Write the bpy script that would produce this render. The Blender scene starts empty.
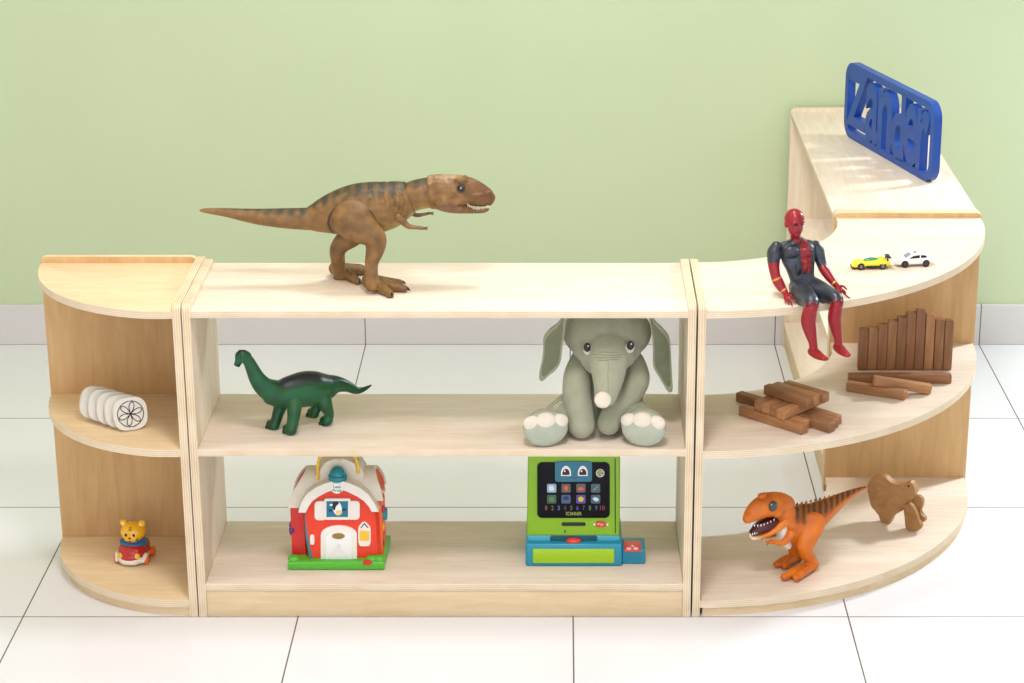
import bpy, bmesh, math, random
from mathutils import Vector, Matrix, noise
random.seed(7)
PI = math.pi
SC = bpy.context.scene
COL = SC.collection

# ------------------------------------------------------------------ camera
F, PITCH, PCX, PCY = 2255.41, 0.3351, 561.37, 341.5
CAM = Vector((-0.0256, -4.4493, 2.1854))
_f = Vector((0, math.cos(PITCH), -math.sin(PITCH)))
_u = Vector((0, math.sin(PITCH), math.cos(PITCH)))
_r = Vector((1, 0, 0))
def ray(u, v): return _f + _r * ((u - PCX) / F) + _u * ((PCY - v) / F)
def onY(u, v, y): d = ray(u, v); return CAM + d * ((y - CAM.y) / d.y)
def onZ(u, v, z): d = ray(u, v); return CAM + d * ((z - CAM.z) / d.z)
def mpp(p): return (Vector(p) - CAM).dot(_f) / F
class Plane:
    """a vertical plane through (x0,y0) running at angle ang: measured outlines become points on it"""
    def __init__(s, x0, y0, ang):
        s.o = Vector((x0, y0, 0)); s.d = Vector((math.cos(ang), math.sin(ang), 0)); s.n = Vector((-math.sin(ang), math.cos(ang), 0))
    def at(s, u, v, off=0.0):
        d = ray(u, v); o = s.o + s.n * off
        return CAM + d * ((o - CAM).dot(s.n) / d.dot(s.n))

cam = bpy.data.cameras.new('camera'); co = bpy.data.objects.new('camera', cam); COL.objects.link(co)
co.location = CAM; co.rotation_euler = (PI / 2 - PITCH, 0, 0)
cam.sensor_width = 36; cam.lens = F / 1024 * 36; cam.shift_x = (512 - PCX) / 1024; cam.clip_end = 60
SC.camera = co

# ------------------------------------------------------------------ materials
def lin(c):
    return tuple(((x / 255) / 12.92 if x / 255 <= .04045 else ((x / 255 + .055) / 1.055) ** 2.4) for x in c)
def mat(name, c, rough=.5, spec=.5, var=0.0, vs=8.0, bump=0.0, bs=60.0, coat=0.0, metal=0.0, stretch=(1, 1, 1), paint=False, sheen=0.0):
    m = bpy.data.materials.new(name); m.use_nodes = True; nt = m.node_tree; b = nt.nodes['Principled BSDF']
    L = nt.links.new
    b.inputs['Roughness'].default_value = rough; b.inputs['Specular IOR Level'].default_value = spec
    b.inputs['Metallic'].default_value = metal; b.inputs['Coat Weight'].default_value = coat
    if sheen: b.inputs['Sheen Weight'].default_value = sheen
    col = lin(c) if c else (1, 1, 1)
    b.inputs['Base Color'].default_value = (*col, 1)
    tc = nt.nodes.new('ShaderNodeTexCoord'); mp = nt.nodes.new('ShaderNodeMapping'); mp.inputs['Scale'].default_value = stretch
    L(tc.outputs['Object'], mp.inputs['Vector'])
    src = None
    if paint:
        at = nt.nodes.new('ShaderNodeAttribute'); at.attribute_name = 'Paint'; src = at.outputs['Color']
        L(src, b.inputs['Base Color'])
    if var:
        n = nt.nodes.new('ShaderNodeTexNoise'); n.inputs['Scale'].default_value = vs; n.inputs['Detail'].default_value = 5
        L(mp.outputs[0], n.inputs['Vector'])
        mr = nt.nodes.new('ShaderNodeMapRange'); mr.inputs['From Min'].default_value = .25; mr.inputs['From Max'].default_value = .75
        mr.inputs['To Min'].default_value = 1 - var; mr.inputs['To Max'].default_value = 1 + var
        L(n.outputs['Fac'], mr.inputs['Value'])
        mx = nt.nodes.new('ShaderNodeMix'); mx.data_type = 'RGBA'; mx.blend_type = 'MULTIPLY'; mx.inputs['Factor'].default_value = 1
        if src: L(src, mx.inputs['A'])
        else: mx.inputs['A'].default_value = (*col, 1)
        L(mr.outputs[0], mx.inputs['B']); L(mx.outputs['Result'], b.inputs['Base Color'])
    if bump:
        n = nt.nodes.new('ShaderNodeTexNoise'); n.inputs['Scale'].default_value = bs; n.inputs['Detail'].default_value = 4
        L(mp.outputs[0], n.inputs['Vector'])
        bp = nt.nodes.new('ShaderNodeBump'); bp.inputs['Strength'].default_value = bump; bp.inputs['Distance'].default_value = .002
        L(n.outputs['Fac'], bp.inputs['Height']); L(bp.outputs[0], b.inputs['Normal'])
    return m

def wood(name, c1, c2, axis=0, fine=90, rough=.55, c3=None):
    """wood face veneer: long soft grain along the given axis"""
    m = bpy.data.materials.new(name); m.use_nodes = True; nt = m.node_tree; b = nt.nodes['Principled BSDF']; L = nt.links.new
    b.inputs['Roughness'].default_value = rough; b.inputs['Specular IOR Level'].default_value = .35
    tc = nt.nodes.new('ShaderNodeTexCoord'); mp = nt.nodes.new('ShaderNodeMapping')
    s = [1, 1, 1]; s[axis] = .12; mp.inputs['Scale'].default_value = s
    L(tc.outputs['Object'], mp.inputs['Vector'])
    n1 = nt.nodes.new('ShaderNodeTexNoise'); n1.inputs['Scale'].default_value = fine; n1.inputs['Detail'].default_value = 6; n1.inputs['Distortion'].default_value = .6
    n2 = nt.nodes.new('ShaderNodeTexNoise'); n2.inputs['Scale'].default_value = fine * .09; n2.inputs['Detail'].default_value = 3; n2.inputs['Distortion'].default_value = 1.5
    L(mp.outputs[0], n1.inputs['Vector']); L(mp.outputs[0], n2.inputs['Vector'])
    ad = nt.nodes.new('ShaderNodeMath'); ad.operation = 'MULTIPLY_ADD'; ad.inputs[1].default_value = .45
    L(n1.outputs['Fac'], ad.inputs[0])
    mu = nt.nodes.new('ShaderNodeMath'); mu.operation = 'MULTIPLY'; mu.inputs[1].default_value = .55
    L(n2.outputs['Fac'], mu.inputs[0]); L(mu.outputs[0], ad.inputs[2])
    rp = nt.nodes.new('ShaderNodeValToRGB'); rp.color_ramp.elements[0].position = .36; rp.color_ramp.elements[1].position = .64
    rp.color_ramp.elements[0].color = (*lin(c1), 1); rp.color_ramp.elements[1].color = (*lin(c2), 1)
    L(ad.outputs[0], rp.inputs['Fac']); L(rp.outputs[0], b.inputs['Base Color'])
    bp = nt.nodes.new('ShaderNodeBump'); bp.inputs['Strength'].default_value = .06; bp.inputs['Distance'].default_value = .001
    L(ad.outputs[0], bp.inputs['Height']); L(bp.outputs[0], b.inputs['Normal'])
    return m
def plyedge(name, axis, t=.0175, n=7, a=(232, 212, 180), d=(206, 178, 140)):
    """cut edge of plywood: light and dark plies stacked through the thickness (object axis)"""
    m = bpy.data.materials.new(name); m.use_nodes = True; nt = m.node_tree; b = nt.nodes['Principled BSDF']; L = nt.links.new
    b.inputs['Roughness'].default_value = .6; b.inputs['Specular IOR Level'].default_value = .3
    tc = nt.nodes.new('ShaderNodeTexCoord'); sp = nt.nodes.new('ShaderNodeSeparateXYZ'); L(tc.outputs['Object'], sp.inputs[0])
    mu = nt.nodes.new('ShaderNodeMath'); mu.operation = 'MULTIPLY'; mu.inputs[1].default_value = 2 * PI * n / 2 / t
    L(sp.outputs[axis], mu.inputs[0])
    si = nt.nodes.new('ShaderNodeMath'); si.operation = 'COSINE'; L(mu.outputs[0], si.inputs[0])
    no = nt.nodes.new('ShaderNodeTexNoise'); no.inputs['Scale'].default_value = 14; L(tc.outputs['Object'], no.inputs['Vector'])
    ad = nt.nodes.new('ShaderNodeMath'); ad.operation = 'MULTIPLY_ADD'; ad.inputs[1].default_value = .3; ad.inputs[2].default_value = -.1
    L(si.outputs[0], ad.inputs[0]); a2 = nt.nodes.new('ShaderNodeMath'); a2.operation = 'ADD'
    L(ad.outputs[0], a2.inputs[0]); L(no.outputs['Fac'], a2.inputs[1])
    rp = nt.nodes.new('ShaderNodeValToRGB'); rp.color_ramp.elements[0].color = (*lin(a), 1); rp.color_ramp.elements[1].color = (*lin(d), 1)
    rp.color_ramp.elements[0].position = .2; rp.color_ramp.elements[1].position = .85
    L(a2.outputs[0], rp.inputs['Fac']); L(rp.outputs[0], b.inputs['Base Color'])
    return m

# ------------------------------------------------------------------ object helpers
def link(name, me, parent=None, loc=(0, 0, 0)):
    o = bpy.data.objects.new(name, me); COL.objects.link(o); o.location = loc
    if parent is not None: o.parent = parent
    return o
def tag(o, label=None, cat=None, group=None, kind=None):
    if label: o['label'] = label
    if cat: o['category'] = cat
    if group: o['group'] = group
    if kind: o['kind'] = kind
    return o
def tomesh(bm, name, mats, smooth=True, angle=None):
    bmesh.ops.recalc_face_normals(bm, faces=bm.faces)
    me = bpy.data.meshes.new(name); bm.to_mesh(me); bm.free()
    for m in (mats if isinstance(mats, (list, tuple)) else [mats]): me.materials.append(m)
    for p in me.polygons: p.use_smooth = smooth
    if smooth and angle: me.set_sharp_from_angle(angle=angle)
    return me
class Thing:
    def __init__(s, name, label, cat, loc, rz=0, group=None):
        s.loc = Vector(loc); s.root = link(name, None, None, s.loc); s.root.rotation_euler = (0, 0, rz)
        s.root.empty_display_size = .03
        tag(s.root, label, cat, group)
    def part(s, name, bm, m, parent=None, smooth=True, angle=.7, label=None, world=True):
        if world: bmesh.ops.translate(bm, vec=-s.loc, verts=bm.verts)
        o = link(name, tomesh(bm, name, m, smooth, angle), parent or s.root)
        if label: o['label'] = label
        return o
    def mesh(s, name, me, parent=None, label=None):
        me.transform(Matrix.Translation(-s.loc)); o = link(name, me, parent or s.root)
        if label: o['label'] = label
        return o
def BM(): return bmesh.new()

def prism(bm, pts, vec, bev=0.0, seg=2, m_side=0, m_cap=0):
    """closed outline (3-D points) pushed along vec; rounded edges all round"""
    vec = Vector(vec); n = len(pts)
    a = [bm.verts.new(p) for p in pts]; b = [bm.verts.new(Vector(p) + vec) for p in pts]
    f0 = bm.faces.new(a); f1 = bm.faces.new(list(reversed(b))); f0.material_index = f1.material_index = m_cap
    sides = []
    for i in range(n):
        f = bm.faces.new([a[i], b[i], b[(i + 1) % n], a[(i + 1) % n]]); f.material_index = m_side; sides.append(f)
    if bev:
        es = [e for f in (f0, f1) for e in f.edges]
        bmesh.ops.bevel(bm, geom=es, offset=bev, segments=seg, profile=.5, affect='EDGES', clamp_overlap=True)
def box(bm, c, s, bev=0.0, rz=0.0, seg=2, M=None):
    r = bmesh.ops.create_cube(bm, size=1); vs = r['verts']
    bmesh.ops.scale(bm, vec=s, verts=vs)
    if bev:
        es = list({e for v in vs for e in v.link_edges})
        rr = bmesh.ops.bevel(bm, geom=es, offset=bev, segments=seg, profile=.5, affect='EDGES'); vs = list({v for f in rr['faces'] for v in f.verts} | {v for v in vs if v.is_valid})
    if rz: bmesh.ops.rotate(bm, cent=(0, 0, 0), matrix=Matrix.Rotation(rz, 3, 'Z'), verts=vs)
    if M is not None: bmesh.ops.transform(bm, matrix=M, verts=vs)
    bmesh.ops.translate(bm, vec=c, verts=vs)
    return vs
def ball(bm, c, r, seg=20, R=None):
    if not isinstance(r, (tuple, list, Vector)): r = (r, r, r)
    vs = bmesh.ops.create_uvsphere(bm, u_segments=seg, v_segments=max(8, seg // 2 + 2), radius=1)['verts']
    bmesh.ops.scale(bm, vec=r, verts=vs)
    if R is not None: bmesh.ops.rotate(bm, cent=(0, 0, 0), matrix=R, verts=vs)
    bmesh.ops.translate(bm, vec=c, verts=vs)
    return vs
def cyl(bm, c, r, h, axis='Z', seg=28, bev=0.0, r2=None, rot=None):
    ret = bmesh.ops.create_cone(bm, cap_ends=True, segments=seg, radius1=r, radius2=r if r2 is None else r2, depth=h)
    vs = ret['verts']
    if bev:
        es = [e for e in {e for v in vs for e in v.link_edges} if abs(e.verts[0].co.z - e.verts[1].co.z) < 1e-7]
        rr = bmesh.ops.bevel(bm, geom=es, offset=bev, segments=3, profile=.5, affect='EDGES'); vs = list({v for f in rr['faces'] for v in f.verts} | {v for v in vs if v.is_valid})
    if axis == 'Y': bmesh.ops.rotate(bm, cent=(0, 0, 0), matrix=Matrix.Rotation(PI / 2, 3, 'X'), verts=vs)
    if axis == 'X': bmesh.ops.rotate(bm, cent=(0, 0, 0), matrix=Matrix.Rotation(PI / 2, 3, 'Y'), verts=vs)
    if rot is not None: bmesh.ops.rotate(bm, cent=(0, 0, 0), matrix=rot, verts=vs)
    bmesh.ops.translate(bm, vec=c, verts=vs)
    return vs

def cr(p0, p1, p2, p3, t):
    return .5 * ((2 * p1) + (-p0 + p2) * t + (2 * p0 - 5 * p1 + 4 * p2 - p3) * t * t + (-p0 + 3 * p1 - 3 * p2 + p3) * t ** 3)
def loft(bm, st, side=(0, 1, 0), seg=22, sub=4, cap0=1.0, cap1=1.0, sq=1.0):
    """skin a smooth surface over elliptical sections: st = [(point, up radius, side radius)]; cap* = roundness of the ends; sq<1 squarer"""
    side = Vector(side).normalized(); n = len(st)
    S = [(Vector(p), a, b) for p, a, b in st]; D = []
    for i in range(n - 1):
        q = [S[max(0, i - 1)], S[i], S[i + 1], S[min(n - 1, i + 2)]]
        for k in range(sub):
            t = k / sub
            D.append((cr(q[0][0], q[1][0], q[2][0], q[3][0], t), max(1e-5, cr(q[0][1], q[1][1], q[2][1], q[3][1], t)), max(1e-5, cr(q[0][2], q[1][2], q[2][2], q[3][2], t))))
    D.append(S[-1])
    T = [((D[min(len(D) - 1, i + 1)][0] - D[max(0, i - 1)][0])).normalized() for i in range(len(D))]
    E = []
    if cap0 > 0:
        for k in (3, 2, 1):
            an = PI / 2 * k / 4; E.append((D[0][0] - T[0] * (cap0 * min(D[0][1], D[0][2]) * math.sin(an)), D[0][1] * math.cos(an), D[0][2] * math.cos(an), T[0]))
    E += [(d[0], d[1], d[2], t) for d, t in zip(D, T)]
    if cap1 > 0:
        for k in (1, 2, 3):
            an = PI / 2 * k / 4; E.append((D[-1][0] + T[-1] * (cap1 * min(D[-1][1], D[-1][2]) * math.sin(an)), D[-1][1] * math.cos(an), D[-1][2] * math.cos(an), T[-1]))
    rings = []
    for p, a, b, t in E:
        s = (side - t * side.dot(t))
        s = s.normalized() if s.length > 1e-4 else side
        u = s.cross(t).normalized(); ring = []
        for k in range(seg):
            an = 2 * PI * k / seg; c_, s_ = math.cos(an), math.sin(an)
            if sq != 1.0: c_ = math.copysign(abs(c_) ** sq, c_); s_ = math.copysign(abs(s_) ** sq, s_)
            ring.append(bm.verts.new(p + u * (a * c_) + s * (b * s_)))
        rings.append(ring)
    for r0, r1 in zip(rings, rings[1:]):
        for k in range(seg): bm.faces.new([r0[k], r0[(k + 1) % seg], r1[(k + 1) % seg], r1[k]])
    for ring, e, sg, cp in ((rings[0], E[0], -1, cap0), (rings[-1], E[-1], 1, cap1)):
        c = bm.verts.new(e[0] + e[3] * sg * (cp * min(e[1], e[2]) * .25))
        for k in range(seg):
            f = [ring[k], ring[(k + 1) % seg], c]
            bm.faces.new(f if sg > 0 else f[::-1])
    return rings
def tube(bm, pts, r, seg=10, sub=4, cap=1.0):
    """round bar along a path, any direction"""
    P = [Vector(p) for p in pts]; d = P[-1] - P[0]
    s = Vector((0, 0, 1)).cross(d); s = s if s.length > 1e-5 else Vector((1, 0, 0))
    nrm = None
    for i in range(1, len(P) - 1):
        c = (P[i] - P[0]).cross(d)
        if c.length > 1e-7: nrm = c; break
    if nrm is not None: s = nrm
    rr = r if isinstance(r, (list, tuple)) else [r] * len(P)
    return loft(bm, [(p, q, q) for p, q in zip(P, rr)], side=s, seg=seg, sub=sub, cap0=cap, cap1=cap)
def remesh(bm, vox, sm=3, fac=.5):
    """melt overlapping shapes into one continuous skin"""
    bmesh.ops.recalc_face_normals(bm, faces=bm.faces)
    me = bpy.data.meshes.new('tmp'); bm.to_mesh(me); bm.free()
    o = bpy.data.objects.new('tmp', me); COL.objects.link(o)
    m = o.modifiers.new('r', 'REMESH'); m.mode = 'VOXEL'; m.voxel_size = vox
    if sm: q = o.modifiers.new('s', 'SMOOTH'); q.iterations = sm; q.factor = fac
    dg = bpy.context.evaluated_depsgraph_get(); dg.update()
    me2 = bpy.data.meshes.new_from_object(o.evaluated_get(dg))
    bpy.data.objects.remove(o); bpy.data.meshes.remove(me)
    for p in me2.polygons: p.use_smooth = True
    return me2
def floorat(me, z):
    for v in me.vertices:
        if v.co.z < z: v.co.z = z
def paint(me, fn):
    at = me.color_attributes.new('Paint', 'FLOAT_COLOR', 'POINT')
    for v in me.vertices: at.data[v.index].color = (*lin(fn(v.co, v.normal)), 1)
def mixc(a, b, t):
    t = max(0, min(1, t)); return tuple(x + (y - x) * t for x, y in zip(a, b))
def sst(e0, e1, x):
    t = max(0, min(1, (x - e0) / (e1 - e0))); return t * t * (3 - 2 * t)
def S(pl, rows, k=1.02, ratio=.8):
    """rows (u, v, r[, off[, ratio]]) on a plane -> loft stations"""
    out = []
    for r in rows:
        u, v, q = r[:3]; off = r[3] if len(r) > 3 else 0; ra = r[4] if len(r) > 4 else ratio
        p = pl.at(u, v, off); m = mpp(p); out.append((p, q * m * k, q * m * ra))
    return out
def rrect(u0, v0, u1, v1, r, n=5):
    o = []
    for cx, cy, a0 in ((u1 - r, v0 + r, -90), (u1 - r, v1 - r, 0), (u0 + r, v1 - r, 90), (u0 + r, v0 + r, 180)):
        for k in range(n + 1):
            a = math.radians(a0 + 90 * k / n); o.append((cx + r * math.cos(a), cy + r * math.sin(a)))
    return o
def ell(u, v, rx, ry, n=28): return [(u + rx * math.cos(2 * PI * k / n), v + ry * math.sin(2 * PI * k / n)) for k in range(n)]
def plate(bm, px, y, th, bev=0.0):
    """a raised flat shape whose front lies on the plane Y = y"""
    prism(bm, [onY(u, v, y) for u, v in px], (0, th, 0), bev)
def text(s, w, h, ext, bold=0.0, bevel=0.0):
    """a word or one letter as solid mesh, fitted to width w and height h, standing in XZ, front at y=0"""
    cu = bpy.data.curves.new('t', 'FONT'); cu.body = s; cu.extrude = .05; cu.offset = bold; cu.resolution_u = 4
    o = bpy.data.objects.new('t', cu); COL.objects.link(o)
    dg = bpy.context.evaluated_depsgraph_get(); dg.update()
    me = bpy.data.meshes.new_from_object(o.evaluated_get(dg)); bpy.data.objects.remove(o)
    xs = [v.co.x for v in me.vertices]; ys = [v.co.y for v in me.vertices]
    for v in me.vertices:
        x = (v.co.x - min(xs)) / (max(xs) - min(xs)) * w; z = (v.co.y - min(ys)) / (max(ys) - min(ys)) * h
        y = (-v.co.z + .05) / .1 * ext
        v.co = (x, y, z)
    bm = BM(); bm.from_mesh(me); bpy.data.meshes.remove(me)
    return bm
def addbm(dst, src):
    me = bpy.data.meshes.new('x'); src.to_mesh(me); src.free(); dst.from_mesh(me); bpy.data.meshes.remove(me)
def word(s, u0, v0, u1, v1, y, th, bold=0.0):
    a = onY(u0, v1, y); b = onY(u1, v0, y)
    bm = text(s, b.x - a.x, b.z - a.z, th, bold); bmesh.ops.translate(bm, vec=(a.x, y, a.z), verts=bm.verts); return bm

from mathutils.bvhtree import BVHTree
def hitter(me, off):
    """finds the skin point of a finished body seen along a measured direction"""
    tr_ = BVHTree.FromPolygons([v.co + off for v in me.vertices], [tuple(p.vertices) for p in me.polygons])
    def f(u, v, lift=0.0):
        d = ray(u, v).normalized(); h = tr_.ray_cast(CAM, d)
        return h[0] + h[1] * lift if h[0] is not None else None
    return f
# ------------------------------------------------------------------ room
M_floor = bpy.data.materials.new('floor_tiles'); M_floor.use_nodes = True
def tile_mat(m, ox, oy, col, grout, tw, gw, axes=(0, 1), rough=.22):
    nt = m.node_tree; b = nt.nodes['Principled BSDF']; L = nt.links.new
    tc = nt.nodes.new('ShaderNodeTexCoord'); sp = nt.nodes.new('ShaderNodeSeparateXYZ'); L(tc.outputs['Object'], sp.inputs[0])
    outs = []
    for i, (ax, off) in enumerate(zip(axes, (ox, oy))):
        if ax is None: continue
        a = nt.nodes.new('ShaderNodeMath'); a.operation = 'ADD'; a.inputs[1].default_value = tw * 20 + tw / 2 - off; L(sp.outputs[ax], a.inputs[0])
        w = nt.nodes.new('ShaderNodeMath'); w.operation = 'MODULO'; w.inputs[1].default_value = tw; L(a.outputs[0], w.inputs[0])
        s = nt.nodes.new('ShaderNodeMath'); s.operation = 'SUBTRACT'; s.inputs[1].default_value = tw / 2; L(w.outputs[0], s.inputs[0])
        c = nt.nodes.new('ShaderNodeMath'); c.operation = 'ABSOLUTE'; L(s.outputs[0], c.inputs[0])
        l = nt.nodes.new('ShaderNodeMath'); l.operation = 'LESS_THAN'; l.inputs[1].default_value = gw[i]; L(c.outputs[0], l.inputs[0]); outs.append(l.outputs[0])
    fac = outs[0]
    if len(outs) > 1:
        mxx = nt.nodes.new('ShaderNodeMath'); mxx.operation = 'MAXIMUM'; L(outs[0], mxx.inputs[0]); L(outs[1], mxx.inputs[1]); fac = mxx.outputs[0]
    mx = nt.nodes.new('ShaderNodeMix'); mx.data_type = 'RGBA'
    mx.inputs['A'].default_value = (*lin(col), 1); mx.inputs['B'].default_value = (*lin(grout), 1)
    L(fac, mx.inputs['Factor']); L(mx.outputs['Result'], b.inputs['Base Color'])
    b.inputs['Roughness'].default_value = rough; b.inputs['Specular IOR Level'].default_value = .4
tile_mat(M_floor, 0, 0, (228, 227, 228), (104, 94, 82), .6, (.0016, .0018))
M_skirt = bpy.data.materials.new('skirting_tile'); M_skirt.use_nodes = True
tile_mat(M_skirt, 0, 0, (214, 210, 206), (110, 104, 96), .6, (.0016, 0), axes=(0, None), rough=.3)
M_wall = mat('green_wall_paint', (198, 211, 171), rough=.6, spec=.35, var=.015, vs=3, bump=.03, bs=120)
M_white = mat('white_wall_paint', (240, 238, 232), rough=.8, spec=.2)
XL, XR, YF, YW, ZC = -3.0, 3.2, -5.6, 1.81, 2.9
def slab(name, c, s, m):
    bm = BM(); box(bm, (0, 0, 0), s); o = link(name, tomesh(bm, name, m, smooth=False), None, c); tag(o, kind='structure'); return o
slab('floor', (0, 0, -.05), (6.6, 12, .1), M_floor)   # origin on the tile joint crossing under the middle shelf
slab('wall_back', (0.1, YW + .05, 1.45), (6.4, .1, 2.9), M_wall)
slab('wall_left', (XL - .05, (YF + YW) / 2, 1.45), (.1, YW - YF, 2.9), M_white)
slab('wall_right', (XR + .05, (YF + YW) / 2, 1.45), (.1, YW - YF, 2.9), M_white)
slab('ceiling', (.1, (YF + YW) / 2, ZC + .05), (6.4, YW - YF + .1, .1), M_white)
bm = BM(); box(bm, (0, 0, 0), (6.2, .012, .122), .002)
tag(link('baseboard_back', tomesh(bm, 'baseboard', M_skirt, smooth=False), None, (0, 1.804, .061)), kind='structure')
for o in bpy.data.objects:
    if o.name == 'baseboard_back': o.location.x = 0
# ------------------------------------------------------------------ shelf units
LITE1, LITE2 = (224, 203, 179), (238, 223, 205)
W_top = wood('birch_shelf_along_x', LITE1, LITE2, 0)
W_topy = wood('birch_shelf_along_y', LITE1, LITE2, 1)
W_warm = wood('birch_shelf_warm_lit', (224, 197, 154), (238, 214, 176), 0)  # warm light bounced onto the left unit is put into this tone
W_side = wood('birch_panel_upright', (222, 203, 174), (236, 222, 198), 2)
W_back = wood('birch_back_board', (198, 155, 100), (219, 180, 127), 2, fine=60)  # tan ply, deepened to hold the shade on these upright boards
W_plinth = wood('birch_plinth', (214, 186, 142), (230, 206, 166), 0)
E_x, E_y, E_z = (plyedge('ply_edge_' + 'xyz'[i], i) for i in range(3))
E_zs = plyedge('ply_edge_shelf', 2, t=.0165, a=(230, 212, 184), d=(212, 188, 152))
T = .0173
def board(th, name, pts, vec, face, edge, parent=None, bev=.0016):
    """one plywood board as a part: outline + thickness; the cut edges show the plies"""
    n = len(pts); c = sum((Vector(p) for p in pts), Vector()) / n + Vector(vec) / 2
    bm = BM(); prism(bm, [Vector(p) - c for p in pts], vec, bev, 2, m_side=1, m_cap=0)
    me = tomesh(bm, name, [face, edge], True, .6)
    return link(name, me, parent or th.root, c - th.loc)
def side_outline(x, y0, y1, z1, r=.012, z0=0.0):
    """upright rectangle in the YZ plane with rounded upper corners"""
    o = [Vector((x, y0, z0))]
    for k in range(6):
        a = PI - PI / 2 * k / 5; o.append(Vector((x, y0 + r + r * math.cos(a), z1 - r + r * math.sin(a))))
    for k in range(6):
        a = PI / 2 - PI / 2 * k / 5; o.append(Vector((x, y1 - r + r * math.cos(a), z1 - r + r * math.sin(a))))
    o.append(Vector((x, y1, z0))); return o
def back_outline(y, x0, x1, z1, r=.012, z0=0.0):
    return [Vector((p.y, y, p.z)) for p in side_outline(0, x0, x1, z1, r, z0)]
def arc(cx, cy, r, a0, a1, z, n=48):
    return [Vector((cx + r * math.cos(math.radians(a0 + (a1 - a0) * k / n)), cy + r * math.sin(math.radians(a0 + (a1 - a0) * k / n)), z)) for k in range(n + 1)]
ST = .0165
HT = .7148
# middle straight unit
X0, X1, D = -.8157, .2557, .341
def straight(name, label, M, D=.341):
    th = Thing(name, label, 'shelf', (0, 0, 0), group=None)
    th.root.matrix_world = M
    board(th, 'side_panel', side_outline(0, 0, D, HT), (T, 0, 0), W_side, E_x)
    L_ = X1 - X0
    board(th, 'side_panel', side_outline(L_ - T, 0, D, HT), (T, 0, 0), W_side, E_x)
    for nm, z in (('top_shelf', .703), ('middle_shelf', .3925), ('bottom_shelf', .0783)):
        zz = z - ST
        board(th, nm, [(T, .001, zz), (L_ - T, .001, zz), (L_ - T, D - .001, zz), (T, D - .001, zz)], (0, 0, ST), W_top, E_zs)
    board(th, 'plinth', [(T, .004, 0.0), (L_ - T, .004, 0), (L_ - T, .004, .0613), (T, .004, .0613)], (0, .015, 0), W_plinth, E_y)
    board(th, 'plinth', [(T, D - .02, 0.0), (L_ - T, D - .02, 0), (L_ - T, D - .02, .0613), (T, D - .02, .0613)], (0, .015, 0), W_plinth, E_y)
    return th
straight('open_shelf_unit', 'long straight birch plywood open shelf in the middle, holding the elephant and the barn', Matrix.Translation((X0, 0, 0)))
Xc0 = .2597
EX0, EX1, EY = .622, .9725, .6995
straight('open_shelf_unit', 'straight birch plywood open shelf running back to the green wall under the blue name sign',
         Matrix.Translation((.9725, EY + T + .0012, 0)) @ Matrix.Rotation(PI / 2, 4, 'Z'), .351)
# left quarter-round unit
A1 = -.8184; AY = .3415; AX0 = A1 - T - .3475
th = Thing('corner_shelf_unit', 'left quarter round birch plywood shelf with tan back board, ending the row', 'shelf', (A1, 0, 0))
board(th, 'side_panel', side_outline(A1 - T, 0, AY + T, HT + .0002), (T, 0, 0), W_side, E_x)
board(th, 'back_panel', back_outline(AY, AX0, A1 - T - .0003, HT + .001), (0, T, 0), W_back, E_y)
cx = A1 - T
for nm, z, r in (('top_shelf', .702, .345), ('middle_shelf', .392, .345), ('bottom_shelf', .0395, .345)):
    pts = arc(cx, AY, r, 180, 270, z - ST) + [Vector((cx, AY, z - ST))]
    for p in pts: p.y = max(p.y, .0005)
    board(th, nm, pts, (0, 0, ST), W_warm, E_zs)
pts = arc(cx, AY, .336, 180, 270, 0) + [Vector((cx, AY - .02, 0)), Vector((cx - .3, AY - .02, 0))]
pts = arc(cx, AY, .336, 180, 270, 0) + arc(cx, AY, .318, 270, 180, 0)
board(th, 'plinth', pts, (0, 0, .0226), W_plinth, W_plinth)
# right curved unit
th = Thing('curved_shelf_unit', 'curved corner birch plywood shelf turning the row toward the wall, carrying wooden blocks', 'shelf', (Xc0, 0, 0))
board(th, 'side_panel', side_outline(Xc0, 0, .3415, HT), (T - .001, 0, 0), W_side, E_x)
board(th, 'end_panel', back_outline(EY, EX0, EX1, HT), (0, T, 0), W_back, E_y)
ccx, ccy = Xc0 + T - .001, EY
for nm, z in (('top_shelf', .703), ('middle_shelf', .3886), ('bottom_shelf', .0375)):
    z0 = z - ST
    pts = [Vector((ccx, 0.0, z0))] + arc(.27, EY, .6985, -89.5, 0, z0, 64)[:-1] + [Vector((.9685, EY, z0))]
    pts += [Vector((EX0 + .003, EY, z0))] + arc(.27, EY, .3575, -3, -89, z0, 40)
    board(th, nm, pts, (0, 0, ST), W_top, E_zs)
pts = arc(.27, EY, .6935, -89, -.5, 0, 64) + arc(.27, EY, .676, -.5, -89, 0, 64)
board(th, 'plinth', pts, (0, 0, .0206), W_plinth, W_plinth)
# ------------------------------------------------------------------ toys: materials
def P(name, c, rough=.4, **k): return mat(name, c, rough, **k)
M_black = P('black_gloss', (16, 16, 18), .15); M_tooth = P('tooth_ivory', (240, 232, 205), .35)
zt, zm, zb = .703, .3925, .0783
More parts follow.
